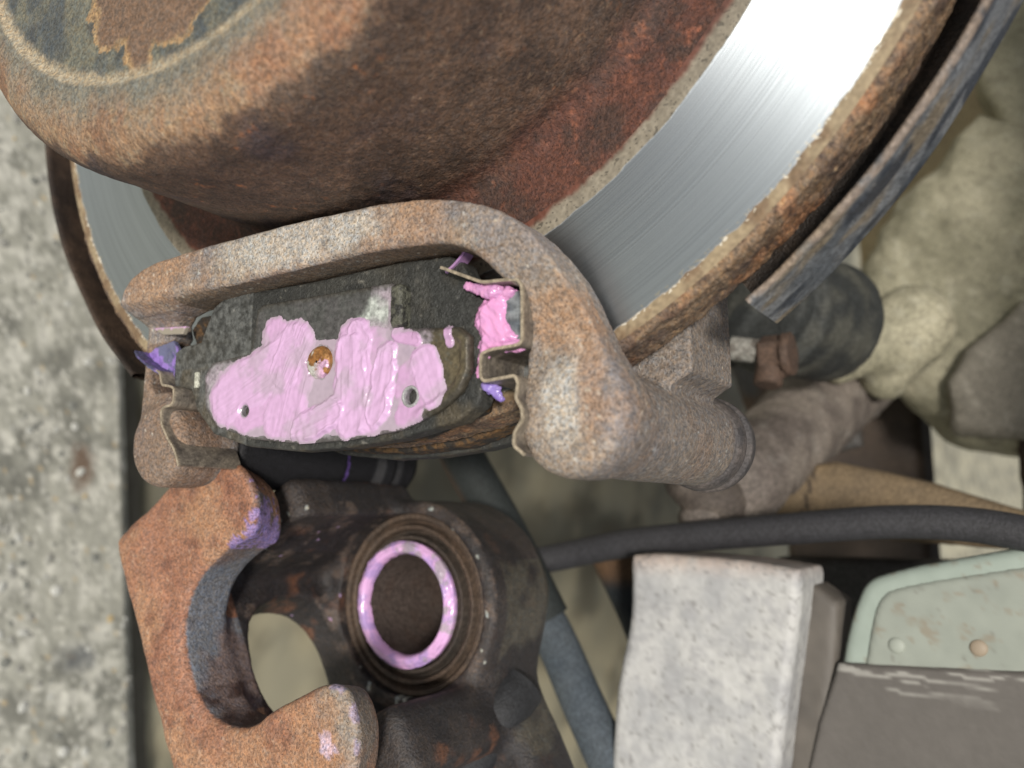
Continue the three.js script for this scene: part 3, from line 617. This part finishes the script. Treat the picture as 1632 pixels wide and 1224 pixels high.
    g.setAttribute('uv', new THREE.Float32BufferAttribute(new Array((pos.length / 3) * 2).fill(0), 2)); g.setIndex(idx); g.computeVertexNormals(); return g;
  };
  const greaseTone = (x, y, h, hue) => {
    const n = fbm(x / 2, y / 2, 6, 3), film = clamp(sst(0.26, 0.02, h + (n - 0.5) * 0.2) + 0.75 * sst(0.44, 0.66, fbm(x / 5.5 + 20, y / 5.5, 4, 4)));
    return mul3(mix3(mix3(pink, mix3(lilac, thin, sst(0.4, 1, hue)), clamp(hue * 1.4)), C(190, 172, 188), film * 0.85), 0.74 + 0.1 * noise(x / 0.8, y / 0.8, 5));
  };
  part(pad, 'grease', spread(111, 148, -44, 40, 0.2, (x, y) => 13.46 + rimLift(x, y), (x, y) => { const [h, q] = thick(x, y); return [h * cellsIn(x, y), q]; }, greaseTone), mats.grease, 'pink grease brushed on in overlapping strokes');
  // the lump of grease on the pad's right ear
  const earInside = polyField([[118.4, 43], [120.5, 40.5], [124, 38.8], [127, 40], [130.5, 39.4], [135, 39.6], [134, 41.5], [131, 43], [129.6, 48.5], [128, 50], [125, 47.2], [121, 46.6], [118.6, 49.4]]);
  part(pad, 'grease', spread(116, 137, 37, 53, 0.2, () => 12.0, (x, y) => { const d = earInside(x, y) + (fbm(x / 1.5, y / 1.5, 2, 3) - 0.5) * 2; const k = sst(0.3, -1.6, d); return [k * (0.8 + 1.1 * fbm((x + y) / 4, (x - y) / 1.2, 4, 3)), 0.15]; }, (x, y, h, q) => mix3(C(230, 160, 206), C(206, 148, 196), fbm(x / 2, y / 2, 9, 2))), mats.grease, 'pink grease heaped on the right ear of the plate');
  const inner = thing('brake_pad', 'inner brake pad behind the disc, only its dark lower edge showing', 'brake pad', [128, -2, -24]);
  padBody(inner, -26, -1);
}

// ---------------------------------------------------------------- pad clips
{
  const tone = (x, y, z) => (z > 15.2 ? C(186, 172, 150) : mul3(mix3(C(150, 140, 126), C(108, 101, 94), sst(0.35, 0.7, fbm(x / 3, y / 3, z / 3, 3))), 1.1));
  const right = thing('pad_clip', 'folded spring steel clip with pink grease in the right bracket leg', 'pad clip', [125, 49, 8], undefined);
  const pathR = [[112.6, 31.5], [115.6, 38], [117.4, 42], [117.6, 46], [118, 50], [119.4, 51.1], [130, 51.1], [130.8, 50.2], [131, 44], [131.6, 41.6], [136, 41.5], [137.1, 42.4], [136.8, 46.5], [136.6, 49.4], [138, 50.2], [140.8, 49.6], [143, 51], [145, 51.2], [147.4, 49.3], [149.8, 49.2], [151.6, 51.6]];
  part(right, 'clip', strip(pathR.map(([x, y]) => [x - 0.2, y + 1]), 15.6, -4, 0.6, tone), mats.sheet);
  part(right, 'web', solid((x, y, z) => boxField(x, y, z, [124.6, 47, 10.8], [5.6, 4, 1.6], 0.5), [117, 41, 8], [132, 53, 14], 0.35, (x, y, z) => mix3(C(150, 156, 160), C(110, 118, 126), sst(0.4, 0.6, fbm(x / 3, y / 3, z / 3, 3)))), mats.sheet, 'bare blue grey face of the fold');
  part(right, 'tongue', strip([[112.6, 31.5], [111.4, 33.6], [109.6, 35.8], [108.6, 36.4]], 12.6, 9.5, 0.5, (x, y, z) => mix3(C(150, 112, 166), C(196, 156, 196), noise(x, y, z))), mats.grease, 'purple bent tip');
  const blobs = [[118.6, 43.4, 13.2, 1.7], [117.6, 40.4, 13.2, 1.2], [119.2, 47, 12.6, 1.3], [116.6, 38, 13.2, 0.8], [130, 47, 12.8, 1.1], [130.4, 50, 12.6, 0.9], [131.6, 42, 13, 0.9], [129.6, 48.6, 11.6, 1.3]];
  const purple = [[137.4, 41.6, 12, 1], [138.6, 43.4, 11, 0.9], [139.8, 44, 10.6, 0.6], [137.2, 42.8, 11.4, 0.9]];
  const heap = (list) => (x, y, z) => { let d = 9; for (const [a, b, c, r] of list) d = smin(d, Math.hypot((x - a) * 1.0, (y - b) * 0.8, (z - c) * 1.3) - r, 1.4); return d + (fbm(x / 0.8, y / 0.8, z / 0.8, 3) - 0.5) * 0.9; };
  part(right, 'grease', solid(heap(blobs), [113, 34, 8], [135, 54, 17], 0.25, (x, y, z) => mix3(C(226, 160, 204), C(190, 138, 186), noise(x, y, z))), mats.grease, 'pink grease along the fold');
  part(right, 'grease', solid(heap(purple), [134, 39, 8], [143, 47, 15], 0.22, (x, y, z) => mix3(C(120, 96, 184), C(164, 146, 206), noise(x * 1.3, y * 1.3, z))), mats.grease, 'purple grease below the fold');
  const left = thing('pad_clip', 'folded spring steel clip smeared with purple grease in the left bracket leg', 'pad clip', [124, -64, 6]);
  const purpleSteel = (x, y, z) => { const k = sst(0.44, 0.62, fbm(x / 3, y / 3, z / 3, 3)); return x < 125 ? mix3(C(86, 86, 122), C(142, 112, 190), k) : tone(x, y, z); };
  part(left, 'clip', strip([[118.8, -71.4], [120.4, -70.2], [123, -66], [125.4, -60], [129, -58.9], [129.6, -55.4], [130.2, -53.8], [133.6, -53.6], [134.6, -54.6], [134.8, -57.4], [135.8, -58.4], [139, -58], [143, -55], [146, -52], [150, -50]].map(([x, y]) => [x, y + 1.4]), 15.4, -4, 0.6, purpleSteel), mats.sheet);
  const tongueField = polyField([[112, -68.5], [113.6, -52.5], [115.6, -54], [114.6, -63]]);
  part(left, 'tongue', solid((x, y, z) => extrude(tongueField(x, y), z - 11.6 - (y + 60) * 0.06, 0.8, 0.3), [109, -72, 8], [118, -49, 15], 0.25, (x, y, z) => mix3(C(206, 166, 206), C(150, 142, 128), sst(112.9, 113.6, x - (y + 60) * 0.09 + (noise(x, y, z) - 0.5)))), mats.grease, 'pink edged bent tongue');
  const webField = polyField([[119.6, -72.5], [117.2, -66], [116.2, -60], [118.6, -57.4], [125, -56.6], [129.4, -58.6], [125.6, -64], [122.4, -70.6]]);
  part(left, 'web', solid((x, y, z) => extrude(webField(x, y), z - 10.4 + (fbm(x / 3, y / 3, 2, 2) - 0.5) * 1.2, 0.9, 0.5), [114, -75, 6], [132, -54, 14], 0.3, (x, y, z) => mix3(C(96, 98, 128), C(144, 116, 190), sst(0.5, 0.62, fbm(x / 3.4, y / 3.4, z, 3))), (x, y, z) => (fbm(x, y, z, 3) - 0.5) * 0.5), mats.grease, 'face covered in purple grease');
}

// ---------------------------------------------------------------- the brake caliper that hangs beside the bracket
{
  const caliper = thing('brake_caliper', 'rusty forked brake caliper hanging loose below the bracket, bore facing out', 'brake caliper', [189.2, -40.3, -40]);
  const ca = 0.877, sa = 0.48, ox = 189.2, oy = -40.3;
  const P = (x, y) => (x - ox) * ca + (y - oy) * sa, Q = (x, y) => -(x - ox) * sa + (y - oy) * ca;
  const fork = [[-45.5, -41.5], [-45, -41.5], [-44, -41.5], [42, -41], [49, -34], [50, -6], [49, 8], [45.5, 17], [38, 22.5], [31, 24], [25.5, 23], [22.5, 16], [22, -4]];
  for (let i = 0; i <= 8; i++) { const a = (-8 - (i / 8) * 164) * (Math.PI / 180); fork.push([1 + 22 * Math.cos(a), -6 + 22 * Math.sin(a)]); }
  fork.push([-20.8, 4], [-20, 9.5], [-23, 13.5], [-29, 15.8], [-37, 14.6], [-44, 7.8], [-48, 0.6], [-49.8, -7]);
  const fo = polyField(soften(fork, 2)), windowField = polyField(soften([[-14, -28], [4, -24], [19, -28], [22, -42], [19, -60], [6, -64], [-13, -61], [-19, -46]], 2));
  const f = (x, y, z) => {
    const p = P(x, y), q = Q(x, y);
    const tip = sst(-6, 8, q) * clamp((-3 - z) * 0.5, 0, 7);          // the finger tips slope back
    let d = extrude(fo(p, q + tip), z + 9.5, 7.8, 2.6);
    const arch = boxField(p, q, z, [0, -35, -40], [45, 7, 38], 3.5);
    d = smin(d, arch, 5);
    d = smin(d, boxField(p, q, z, [-33, -14, -52], [8, 22, 27], 5), 6);
    d = smin(d, boxField(p, q, z, [40, -14, -52], [10, 26, 24], 5), 6);
    let body = rodField(p, q, z, [0, 0, -65], [0, 0, -98], 32, 3);
    body = smin(body, rodField(p, q, z, [0, 0, -90], [0, 0, -118], 22, 6), 10);
    body = smin(body, boxField(p, q, z, [0, -22, -82], [40, 20, 17], 6), 8);
    body = smin(body, boxField(p, q, z, [46, 2, -84], [32, 13, 12], 6), 10);
    d = smin(d, body, 5);
    d = smax(d, -extrude(windowField(p, z), q + 38, 22, 1), 2.5);
    const bore = Math.hypot(p, q), cut = Math.min(Math.max(bore - 28, -(z + 71.5), z + 24), Math.max(bore - 19.5, -(z + 113)));
    return Math.max(d, -cut);
  };
  const orange = C(164, 118, 94), orange2 = C(178, 136, 106), grey = C(156, 146, 134), dark = C(50, 46, 46), blue = C(122, 124, 130);
  const colour = (x, y, z) => {
    const p = P(x, y), q = Q(x, y), n1 = fbm(x / 16, y / 16, z / 16, 4), n2 = fbm(x / 5, y / 5, z / 5, 4), n3 = fbm(x / 1.1, y / 1.1, z / 1.1, 3);
    let c;
    if (z > -24) {
      c = mix3(orange, orange2, sst(0.4, 0.65, n1)); c = mix3(c, C(138, 92, 74), sst(0.48, 0.74, n2) * 0.6); c = mix3(c, C(204, 172, 146), noise(x / 0.6, y / 0.6, z / 0.6) > 0.88 ? 0.5 : 0);
      const face = z > -3.4, d = fo(p, q);
      if (!face && d > -4 && q > -34 && Math.abs(p) < 30) { c = mix3(blue, C(124, 108, 104), sst(0.4, 0.6, n1)); if (p > 6 && q < 2) c = mix3(c, C(72, 50, 42), sst(0.35, 0.6, n2) * 0.9); }
      const tip = Math.max(sst(10, 22, q + (n2 - 0.5) * 14) * (p > 0 ? 1 : 0), 0); c = mix3(c, grey, tip * 0.85);
      if (p < 0 && q > 14) c = mix3(c, C(126, 110, 106), 0.5);
      // dabs of grease left on the finger tips
      const t1 = Math.hypot(p + 22, q - 20.5); if (p < 0 && q > 0 && z > -16 && noise(x / 0.9, y / 0.9, z / 0.9) * 0.6 + fbm(x / 3, y / 3, z / 3, 3) * 0.4 > 0.36 + sst(-20, -36, p) * 0.45 + sst(-0.5, -4, fo(p, q + sst(-6, 8, q) * clamp((-3 - z) * 0.5, 0, 7))) * 0.35) c = mix3(c, C(156, 134, 190), 0.85);
      const t2 = Math.hypot((p - 36) / 1.2, q - 13); if (t2 + (n3 - 0.5) * 4 < 2.4) c = C(212, 184, 196);
      if (p > 24 && q > 18 && d > -1.2 && z > -4 && noise(x / 2, y / 2, z / 2) > 0.5) c = mix3(c, C(174, 158, 186), 0.7);
    } else {
      c = mix3(dark, C(70, 63, 60), sst(0.42, 0.68, n1)); c = mix3(c, C(124, 84, 62), sst(0.6, 0.76, fbm(x / 8 + 3, y / 8, z / 8, 4)) * (z < -72 || q > 12 ? 0.2 : 0.7)); if (z < -72 && p > 2) c = mix3(c, C(96, 92, 80), 0.6 * sst(0.4, 0.6, n1));
      const r = Math.hypot(p, q); if (z > -67 && r < 32.5 && r > 28) c = mix3(c, C(120, 104, 94), sst(0.5, 0.66, n2) * 0.6);
      if (z > -67 && r > 28 && r < 32.5 && noise(x / 1.6, y / 1.6, 3) > 0.88) c = C(196, 200, 192);
      if (Math.hypot(p + 3, q + 29) < 40 && noise(x / 1.2, y / 1.2, z / 1.2) > 0.965) c = C(190, 160, 200);
    }
    c = mix3(c, mul3(c, 0.6), sst(0.6, 0.75, n2) * 0.4); if (z > -24) c = mix3(c, C(214, 190, 166), sst(0.72, 0.9, n3) * 0.25);
    return mul3(c, (0.86 + 0.32 * n3) * 1.14);
  };
  part(caliper, 'casting', solid(f, [128, -104, -124], [262, 36, 1], 0.85, colour, (x, y, z) => (fbm(x / 2.2, y / 2.2, z / 2.2, 3) - 0.5) * 0.35 + (fbm(x / 10, y / 10, z / 10, 2) - 0.5) * 0.8), mats.ironDark);
  // piston: an open cup, its rim daubed with grease
  const cup = [[0.4, -112], [13, -112], [15, -110], [15.4, -64], [15.8, -62.4], [17, -62], [18.5, -62.2], [19, -63], [19, -74]];
  const cupTone = (x, y, z) => mix3(C(112, 100, 94), C(104, 80, 68), sst(0.5, 0.7, fbm(x / 6, y / 6, z / 6, 3)) * 0.25);
  const piston = part(caliper, 'piston', turned(cup.slice().reverse(), ox, oy, 0, 2 * Math.PI, 160, 0.4, cupTone), mats.sheet);
  const ringProf = [[19.3, -64], [19.4, -62.6], [18.2, -61.3], [16.6, -61], [16, -61.4], [15.4, -62.6], [15.2, -64]];
  part(piston, 'grease', turned(ringProf, ox, oy, 0, 2 * Math.PI, 260, 0.2, (x, y, z) => {
    const n = fbm(x / 4, y / 4, z / 4, 4), a = Math.atan2(y - oy, x - ox);
    let c = mix3(C(226, 178, 226), C(182, 152, 208), sst(0.4, 0.65, n)); c = mix3(c, C(166, 158, 162), 0.8 * sst(0.56, 0.72, fbm(x / 2.6 + 5, y / 2.6, 2, 4) - 0.02 + 0.13 * Math.cos(a - 2.2))); return c;
  }, (a, r, z) => { const k = fbm(Math.cos(a) * 8, Math.sin(a) * 8, r, 4) - 0.5; return [k * 0.7, k * 0.8]; }), mats.grease, 'pink and lilac grease round the rim');
  const boot = [[19.1, -66.8], [19.8, -64.6], [20.9, -64.4], [21.4, -67.4], [22, -68.4], [22.6, -67.6], [23, -65.4], [24.2, -65], [24.7, -67.4], [25.3, -68.4], [25.9, -67.2], [26.3, -65.6], [27.6, -65.4], [28.3, -66.8], [28.3, -73], [19.2, -74]];
  part(caliper, 'dust_boot', turned(boot, ox, oy, 0, 2 * Math.PI, 160, 0.35, (x, y, z) => { const n = fbm(x / 4, y / 4, z / 3, 3), r = Math.hypot(x - ox, y - oy); return mul3(mix3(C(62, 58, 54), C(108, 88, 72), r > 22.6 ? 0.8 * n + 0.2 : 0.5 * n), 1); }), mats.rubber, 'ribbed brown rubber boot');
  part(caliper, 'hose_fitting', tube([[214, -12, -84], [221, -14, -76], [231, -20, -72], [246, -27, -74], [262, -32, -80]], 8.5, (x, y, z) => mul3(C(44, 45, 48), 0.8 + 0.4 * noise(x / 3, y / 3, z / 3))), mats.rubber, 'black rubber sleeve');
}

// ---------------------------------------------------------------- brake hose
{
  const hose = thing('brake_hose', 'black rubber brake hose running up from behind the caliper', 'hose', [170, 40, -150]);
  part(hose, 'hose', tube([[186, -75, -128], [179, -41, -150], [172, -5, -152], [169, 25, -152], [166.5, 54, -151], [164, 88, -150], [165, 112, -150], [171, 140, -150]], 5.4, (x, y, z) => mul3(C(62, 62, 66), 0.85 + 0.3 * fbm(x / 6, y / 6, z / 6)), 200), mats.rubber);
}

// ---------------------------------------------------------------- what hangs behind: axle, arms, plates
function plate(outline, z, depth, round, colour, h = 1.6, bump = 0.6, tile = 20, wave = 0) {
  const po = polyField(outline), xs = outline.map((p) => p[0]), ys = outline.map((p) => p[1]);
  return solid((x, y, w) => extrude(po(x, y), w - (z - depth / 2), depth / 2, round), [Math.min(...xs) - 3, Math.min(...ys) - 3, z - depth - 3], [Math.max(...xs) + 3, Math.max(...ys) + 3, z + 3], h, colour, (x, y, w) => (fbm(x / 4, y / 4, w / 4, 3) - 0.5) * bump + (wave ? (fbm(x / 24, y / 24, w / 24, 2) - 0.5) * wave : 0), tile);
}
{
  const whiteTone = (x, y, z) => { const n = fbm(x / 9, y / 9, z / 9, 4), n2 = fbm(x / 3, y / 3, z / 3, 3); let c = mix3(C(190, 190, 188), C(166, 167, 168), sst(0.34, 0.72, n)); c = mix3(c, C(196, 172, 156), sst(184, 176, x) * 0.7 * n2 * 1.6); c = mix3(c, C(158, 158, 160), sst(0.5, 0.76, n2) * 0.6); c = mix3(c, C(124, 122, 120), sst(0.6, 0.74, fbm(x / 1.6, y / 1.6, z / 1.6 + 8, 3)) * 0.6); return mul3(c, 0.9 + 0.2 * noise(x / 1.1, y / 1.1, z / 1.1)); };
  const block = thing('metal_block', 'pale grey weathered metal block below the brake hose', 'metal block', [210, 30, -140]);
  part(block, 'block', plate(soften([[176, 4], [175.4, 6], [175, 14], [176, 40], [178.6, 61], [179.4, 63], [189, 62.6], [204, 60], [222, 56.5], [255, 51], [258, -6], [224, -3], [213, -0.5], [200, 3], [186, 4]], 1), -132, 34, 3.6, whiteTone, 0.9, 0.5), mats.enamel);
  part(block, 'side_plate', plate([[184, 62], [190, 71], [208, 69], [250, 62], [250, 50], [200, 56]], -148, 22, 3, (x, y, z) => mix3(C(112, 106, 98), C(78, 74, 70), fbm(x / 8, y / 8, z / 8, 3)), 1.4), mats.enamel, 'grey plate along its upper side');
  const mint = (x, y, z) => { const n = fbm(x / 10, y / 10, z / 10, 4); let c = mix3(C(160, 172, 163), C(146, 158, 149), n); c = mix3(c, C(128, 112, 92), sst(0.6, 0.76, fbm(x / 3, y / 3, z / 3, 4)) * 0.5); return c; };
  const cream = (x, y, z) => { const n = fbm(x / 8, y / 8, z / 8, 4); let c = mix3(C(158, 164, 154), C(136, 142, 134), n); c = mix3(c, C(132, 112, 88), sst(0.6, 0.74, fbm(x / 2.6, y / 3.4, z / 3, 4)) * 0.5); return mix3(c, C(110, 106, 98), sst(0.7, 0.8, fbm(x / 2, y / 2, z / 2 + 4, 3)) * 0.6); };
  const panel = thing('side_panel', 'pale green pressed metal panel with dark worn lower half', 'metal panel', [200, 100, -152]);
  part(panel, 'rim', plate(soften([[212, 69.5], [212, 69.6], [198, 73], [187, 77], [182.4, 80], [180, 86], [176, 101], [169, 135], [169, 135.1], [212, 140]]), -148.6, 6, 2.9, mint, 0.9, 0.3), mats.enamel, 'pale green raised rim');
  part(panel, 'field', plate(soften([[210, 77.4], [210, 77.5], [196, 80.4], [188, 83], [184, 88.4], [177, 124], [174, 137], [174, 137.1], [210, 138]]), -147.6, 3, 1.2, cream, 1, 0.3), mats.enamel, 'grey cream field inside the rim');
  for (const [x, y] of [[202, 87.4], [201, 110]]) part(panel, 'rivet', new THREE.SphereGeometry(2.5, 20, 12).scale(1, 1, 0.45).translate(x, y, -147.6).setAttribute('color', new THREE.Float32BufferAttribute(new Array(21 * 13).fill(0).flatMap(() => (y > 100 ? C(156, 142, 124) : C(160, 166, 156))), 3)), mats.enamel, y > 100 ? 'rust stained rivet' : undefined);
  const worn = (x, y, z) => {
    let c = mul3(C(96, 92, 88), 0.85 + 0.35 * fbm(x / 10, y / 10, z / 10, 4));
    const line = noise(x * 0.9 + (fbm(x / 6, y / 10, 2, 2) - 0.5) * 3, y / 18, 7), zone = sst(222, 210, x + (fbm(y / 7, 1, 3, 3) - 0.5) * 12);
    c = mix3(c, C(158, 156, 150), sst(0.6, 0.72, line) * zone * 0.9);
    return mul3(c, 0.94 + 0.12 * noise(x / 0.8, y / 0.8, z / 0.8));
  };
  part(panel, 'lower_panel', plate([[208.6, 69.6], [206, 134], [252, 134], [252, 56], [228, 62.5]], -146.4, 7, 1.6, worn, 0.9, 0.25), mats.enamel, 'dark grey half with pale scuff marks');

  const arm = thing('suspension_arm', 'flat tan dusty suspension arm above the brake hose', 'suspension arm', [150, 80, -225]);
  part(arm, 'arm', plate([[145, 25], [141, 35], [140, 58], [144, 74], [149, 92], [160, 122], [166, 140], [176, 140], [171, 72], [172, 23], [164, 19]], -215, 24, 5, (x, y, z) => { let c = mix3(C(158, 136, 104), C(112, 98, 80), fbm(x / 10, y / 10, z / 10, 4)); if (Math.abs(y - 47 + (x - 150) * 0.25) < 0.8) c = C(70, 60, 50); return mix3(c, C(84, 78, 72), sst(36, 24, y)); }, 1.6), mats.matte);
  part(arm, 'pivot', solid((x, y, z) => smin(rodField(x, y, z, [146, 14, -160], [166, 24, -176], 8, 2), Math.hypot(x - 156, y - 23, z + 175) - 11, 4), [130, 0, -195], [180, 45, -145], 1.3, (x, y, z) => mix3(C(116, 106, 96), C(74, 66, 62), fbm(x / 6, y / 6, z / 6, 4)), (x, y, z) => fbm(x / 5, y / 5, z / 5) * 1.5), mats.matte);
  const link = thing('control_arm', 'thick grey brown control arm slanting down from the axle casting', 'suspension arm', [130, 60, -200]);
  part(link, 'arm', solid((x, y, z) => smin(capsuleField(x, y, z, [20, 60, -480], [147, 29, -188], 33, 17), capsuleField(x, y, z, [152, 32, -186], [164, 18, -168], 11, 9), 6), [-20, -2, -520], [184, 106, -150], 2.4, (x, y, z) => mix3(mix3(C(152, 142, 132), C(112, 103, 97), sst(0.3, 0.7, fbm(x / 14, y / 14, z / 14, 4))), C(170, 164, 156), sst(0.55, 0.75, fbm(x / 5, y / 5, z / 5, 4)) * 0.4), (x, y, z) => (fbm(x / 8, y / 8, z / 8, 3) - 0.5) * 3), mats.matte);
  const hub = thing('hub_housing', 'dark blue grey round housing behind the end of the splash shield', 'hub housing', [88, 50, -185]);
  part(hub, 'housing', solid((x, y, z) => smin(Math.min(rodField(x, y, z, [84, 46, -168], [82, 58, -215], 25, 3), rodField(x, y, z, [84, 45, -160], [84, 48, -172], 19, 2)), rodField(x, y, z, [66, 16, -120], [70, 18, -200], 32, 6), 5), [28, -25, -235], [125, 105, -110], 2, (x, y, z) => mix3(C(58, 61, 60), C(96, 96, 88), sst(0.4, 0.7, fbm(x / 12, y / 12, z / 12, 4))), (x, y, z) => (fbm(x / 6, y / 6, z / 6, 3) - 0.5) * 1.6), mats.matte);
  const bolt = thing('bolt', 'rusty hexagon bolt with bright shank beside the bracket lug', 'bolt', [107, 52, -150]);
  const hex = polyField([0, 1, 2, 3, 4, 5].map((k) => [7.6 * Math.cos(k * 1.0472), 7.6 * Math.sin(k * 1.0472)]));
  part(bolt, 'head', solid((x, y, z) => Math.min(extrude(hex(x - 106, z + 151), y - 53, 4.5, 0.8), extrude(Math.hypot(x - 106, z + 151) - 8.4 + noise(x / 3, y, z / 3), y - 58, 1.6, 0.6), rodField(x, y, z, [117, 51, -148], [106, 52, -151], 5, 1.2)), [94, 44, -164], [122, 63, -138], 0.8, (x, y, z) => mix3(C(114, 90, 74), C(82, 68, 60), fbm(x / 3, y / 3, z / 3))), mats.matte, 'rusty head');
  part(bolt, 'shank', solid((x, y, z) => rodField(x, y, z, [104, 48, -150], [102, 38, -149], 4.4, 0.6), [95, 32, -157], [111, 53, -143], 0.8, (x, y, z) => mix3(C(168, 166, 158), C(112, 106, 98), sst(0.4, 0.65, fbm(x / 3, y / 3, z / 3, 3)))), mats.matte, 'pale bright shank');

  const axle = thing('axle_casting', 'large olive dusted axle casting at the upper right', 'axle casting', [60, 120, -370]);
  const oliveTone = (x, y, z) => { let c = mix3(C(196, 190, 164), C(164, 160, 136), sst(0.34, 0.7, fbm(x / 22, y / 22, z / 22, 5))); c = mix3(c, C(206, 202, 180), sst(0.55, 0.75, fbm(x / 5, y / 5, z / 5, 4)) * 0.6); c = mix3(c, C(120, 116, 98), sst(0.7, 0.9, noise(x / 3.4, y / 3.4, z / 3.4)) * 0.5); return c; };
  part(axle, 'casting', plate([[-10, 70], [-18, 78], [-55, 114], [-40, 138], [0, 160], [38, 175], [135, 160], [132, 120], [127, 103], [121, 87], [103, 68], [83, 58], [53, 57], [43, 46], [25, 50], [1, 62]], -332, 70, 20, oliveTone, 2.4, 1.6, 20, 11), mats.matte);
  part(axle, 'lug', solid((x, y, z) => smin(capsuleField(x, y, z, [95, 54, -249], [74, 81, -281], 8, 17), capsuleField(x, y, z, [97, 69, -277], [74, 81, -281], 11, 17), 9), [50, 30, -305], [121, 105, -225], 1.6, oliveTone, (x, y, z) => (fbm(x / 8, y / 8, z / 8, 3) - 0.5) * 2), mats.matte);
  part(axle, 'cover', plate([[58, 126], [80, 100], [95, 89], [119, 92], [130, 138], [128, 170], [60, 160]], -322, 30, 6, (x, y, z) => { let c = mix3(C(172, 166, 152), C(142, 136, 124), fbm(x / 12, y / 12, z / 12, 4)); return mix3(c, C(196, 190, 176), sst(0.6, 0.75, fbm(x / 3, y / 3, z / 3, 4)) * 0.6); }, 2, 1.2, 20, 6), mats.matte, 'greyer cover bolted to its lower side');
  const knuckle = thing('axle_flange', 'pitted pale green grey flange in the top right corner', 'axle flange', [-80, 150, -430]);
  part(knuckle, 'flange', plate([[-72, 113], [-44, 121], [-6, 133], [35, 151], [38, 190], [-180, 210], [-134, 150], [-112, 139], [-95, 125]], -340, 50, 8, oliveTone, 2.6, 1.6, 20, 5), mats.matte);
  const backing = thing('tan_backing', 'pale tan box added behind the axle casting to brighten the gap', 'added box', [-100, 150, -640]);  // added box: its light tan stands in for sunlight in the gap
  part(backing, 'backing', solid((x, y, z) => boxField(x, y, z, [-310, 150, -660], [330, 150, 40], 12), [-660, -15, -715], [40, 315, -605], 7, (x, y, z) => mix3(C(214, 194, 152), C(176, 160, 128), fbm(x / 40, y / 40, z / 40, 4))), mats.matte);
  const filler = thing('shade_box', 'dark brown box added to stand for the deep shade behind the arms', 'cross member', [200, 60, -330]);  // added dark box where there is only shade under the car
  part(filler, 'dark_box', solid((x, y, z) => boxField(x, y, z, [150, 28, -420], [135, 40, 30], 8), [0, -20, -460], [300, 76, -380], 4, (x, y, z) => mix3(C(92, 78, 66), C(64, 56, 52), fbm(x / 15, y / 15, z / 15, 3))), mats.rubber);
  const cover = thing('shade_panel', 'dark grey panel added to stand in for shade between hose and pale green panel', 'cover', [205, 72, -235]);  // added sheet; its dark grey plays the shade behind the hose
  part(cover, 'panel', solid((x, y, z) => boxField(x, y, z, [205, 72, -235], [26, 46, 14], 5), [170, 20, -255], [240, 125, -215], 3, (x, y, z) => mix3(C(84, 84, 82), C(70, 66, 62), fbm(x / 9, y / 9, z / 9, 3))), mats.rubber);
  const web = thing('shade_plate', 'dark plate added to keep the gap beside the rusty bolt in shade', 'shade_plate', [90, 6, -330]);  // added plate, coloured dark for the shaded gap by the bolt
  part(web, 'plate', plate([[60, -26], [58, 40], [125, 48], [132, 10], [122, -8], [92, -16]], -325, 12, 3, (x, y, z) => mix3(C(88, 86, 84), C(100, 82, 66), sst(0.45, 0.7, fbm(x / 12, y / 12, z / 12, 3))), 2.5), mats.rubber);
  const body = thing('car_body', 'underside and wheel arch of the car above the brake', 'car body', [0, 330, -700]);
  const bodyTone = (x, y, z) => mix3(C(70, 70, 72), C(96, 92, 86), fbm(x / 60, y / 60, z / 60, 3));
  part(body, 'floor_pan', solid((x, y, z) => boxField(x, y, z, [0, 262, -980], [1500, 12, 720], 8), [-1520, 230, -1720], [1520, 290, -240], 24, bodyTone), mats.rubber);
  part(body, 'wheel_arch', turned([[360, 30], [366, 30], [372, 20], [372, -260], [364, -260]], 0, 0, 0.35, 2.8, 90, 12, bodyTone), mats.rubber);
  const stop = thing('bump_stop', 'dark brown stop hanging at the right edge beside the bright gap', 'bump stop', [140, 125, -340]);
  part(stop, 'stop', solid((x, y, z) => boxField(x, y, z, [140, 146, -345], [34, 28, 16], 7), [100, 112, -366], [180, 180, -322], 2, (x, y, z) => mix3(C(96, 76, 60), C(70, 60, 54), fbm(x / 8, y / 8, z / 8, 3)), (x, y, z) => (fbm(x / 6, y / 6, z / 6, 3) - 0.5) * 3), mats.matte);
  const strut = thing('strut', 'dark rod with a rusty stripe below the brake pads', 'strut', [148, -53, -120]);
  part(strut, 'rod', tube([[112, -76, -118], [140, -61, -122], [168, -46, -128], [200, -32, -136]], 8.5, (x, y, z) => mix3(C(46, 52, 52), C(120, 82, 54), sst(-64, -70, y + (x - 140) * -0.55) * 0.6), 80), mats.matte);
  const rod = thing('rod', 'blue grey painted tie rod below the caliper bore', 'rod', [238, -15, -140]);
  part(rod, 'rod', tube([[176, -62, -152], [205, -38, -148], [231, -20, -142], [262, 0, -138]], 8, (x, y, z) => mul3(mix3(C(74, 86, 98), C(104, 112, 118), fbm(x / 9, y / 9, z / 9)), 1), 80), mats.matte);
  const rod2 = thing('rod', 'second tie rod, darker, between the caliper and the white block', 'rod', [210, -12, -165]);
  part(rod2, 'rod', tube([[178, -26, -180], [205, -10, -176], [240, 4, -172], [275, 14, -172]], 9, (x, y, z) => mul3(mix3(C(44, 52, 58), C(110, 84, 60), sst(192, 184, x)), 1), 80), mats.matte);
}

renderer.render(scene, camera);
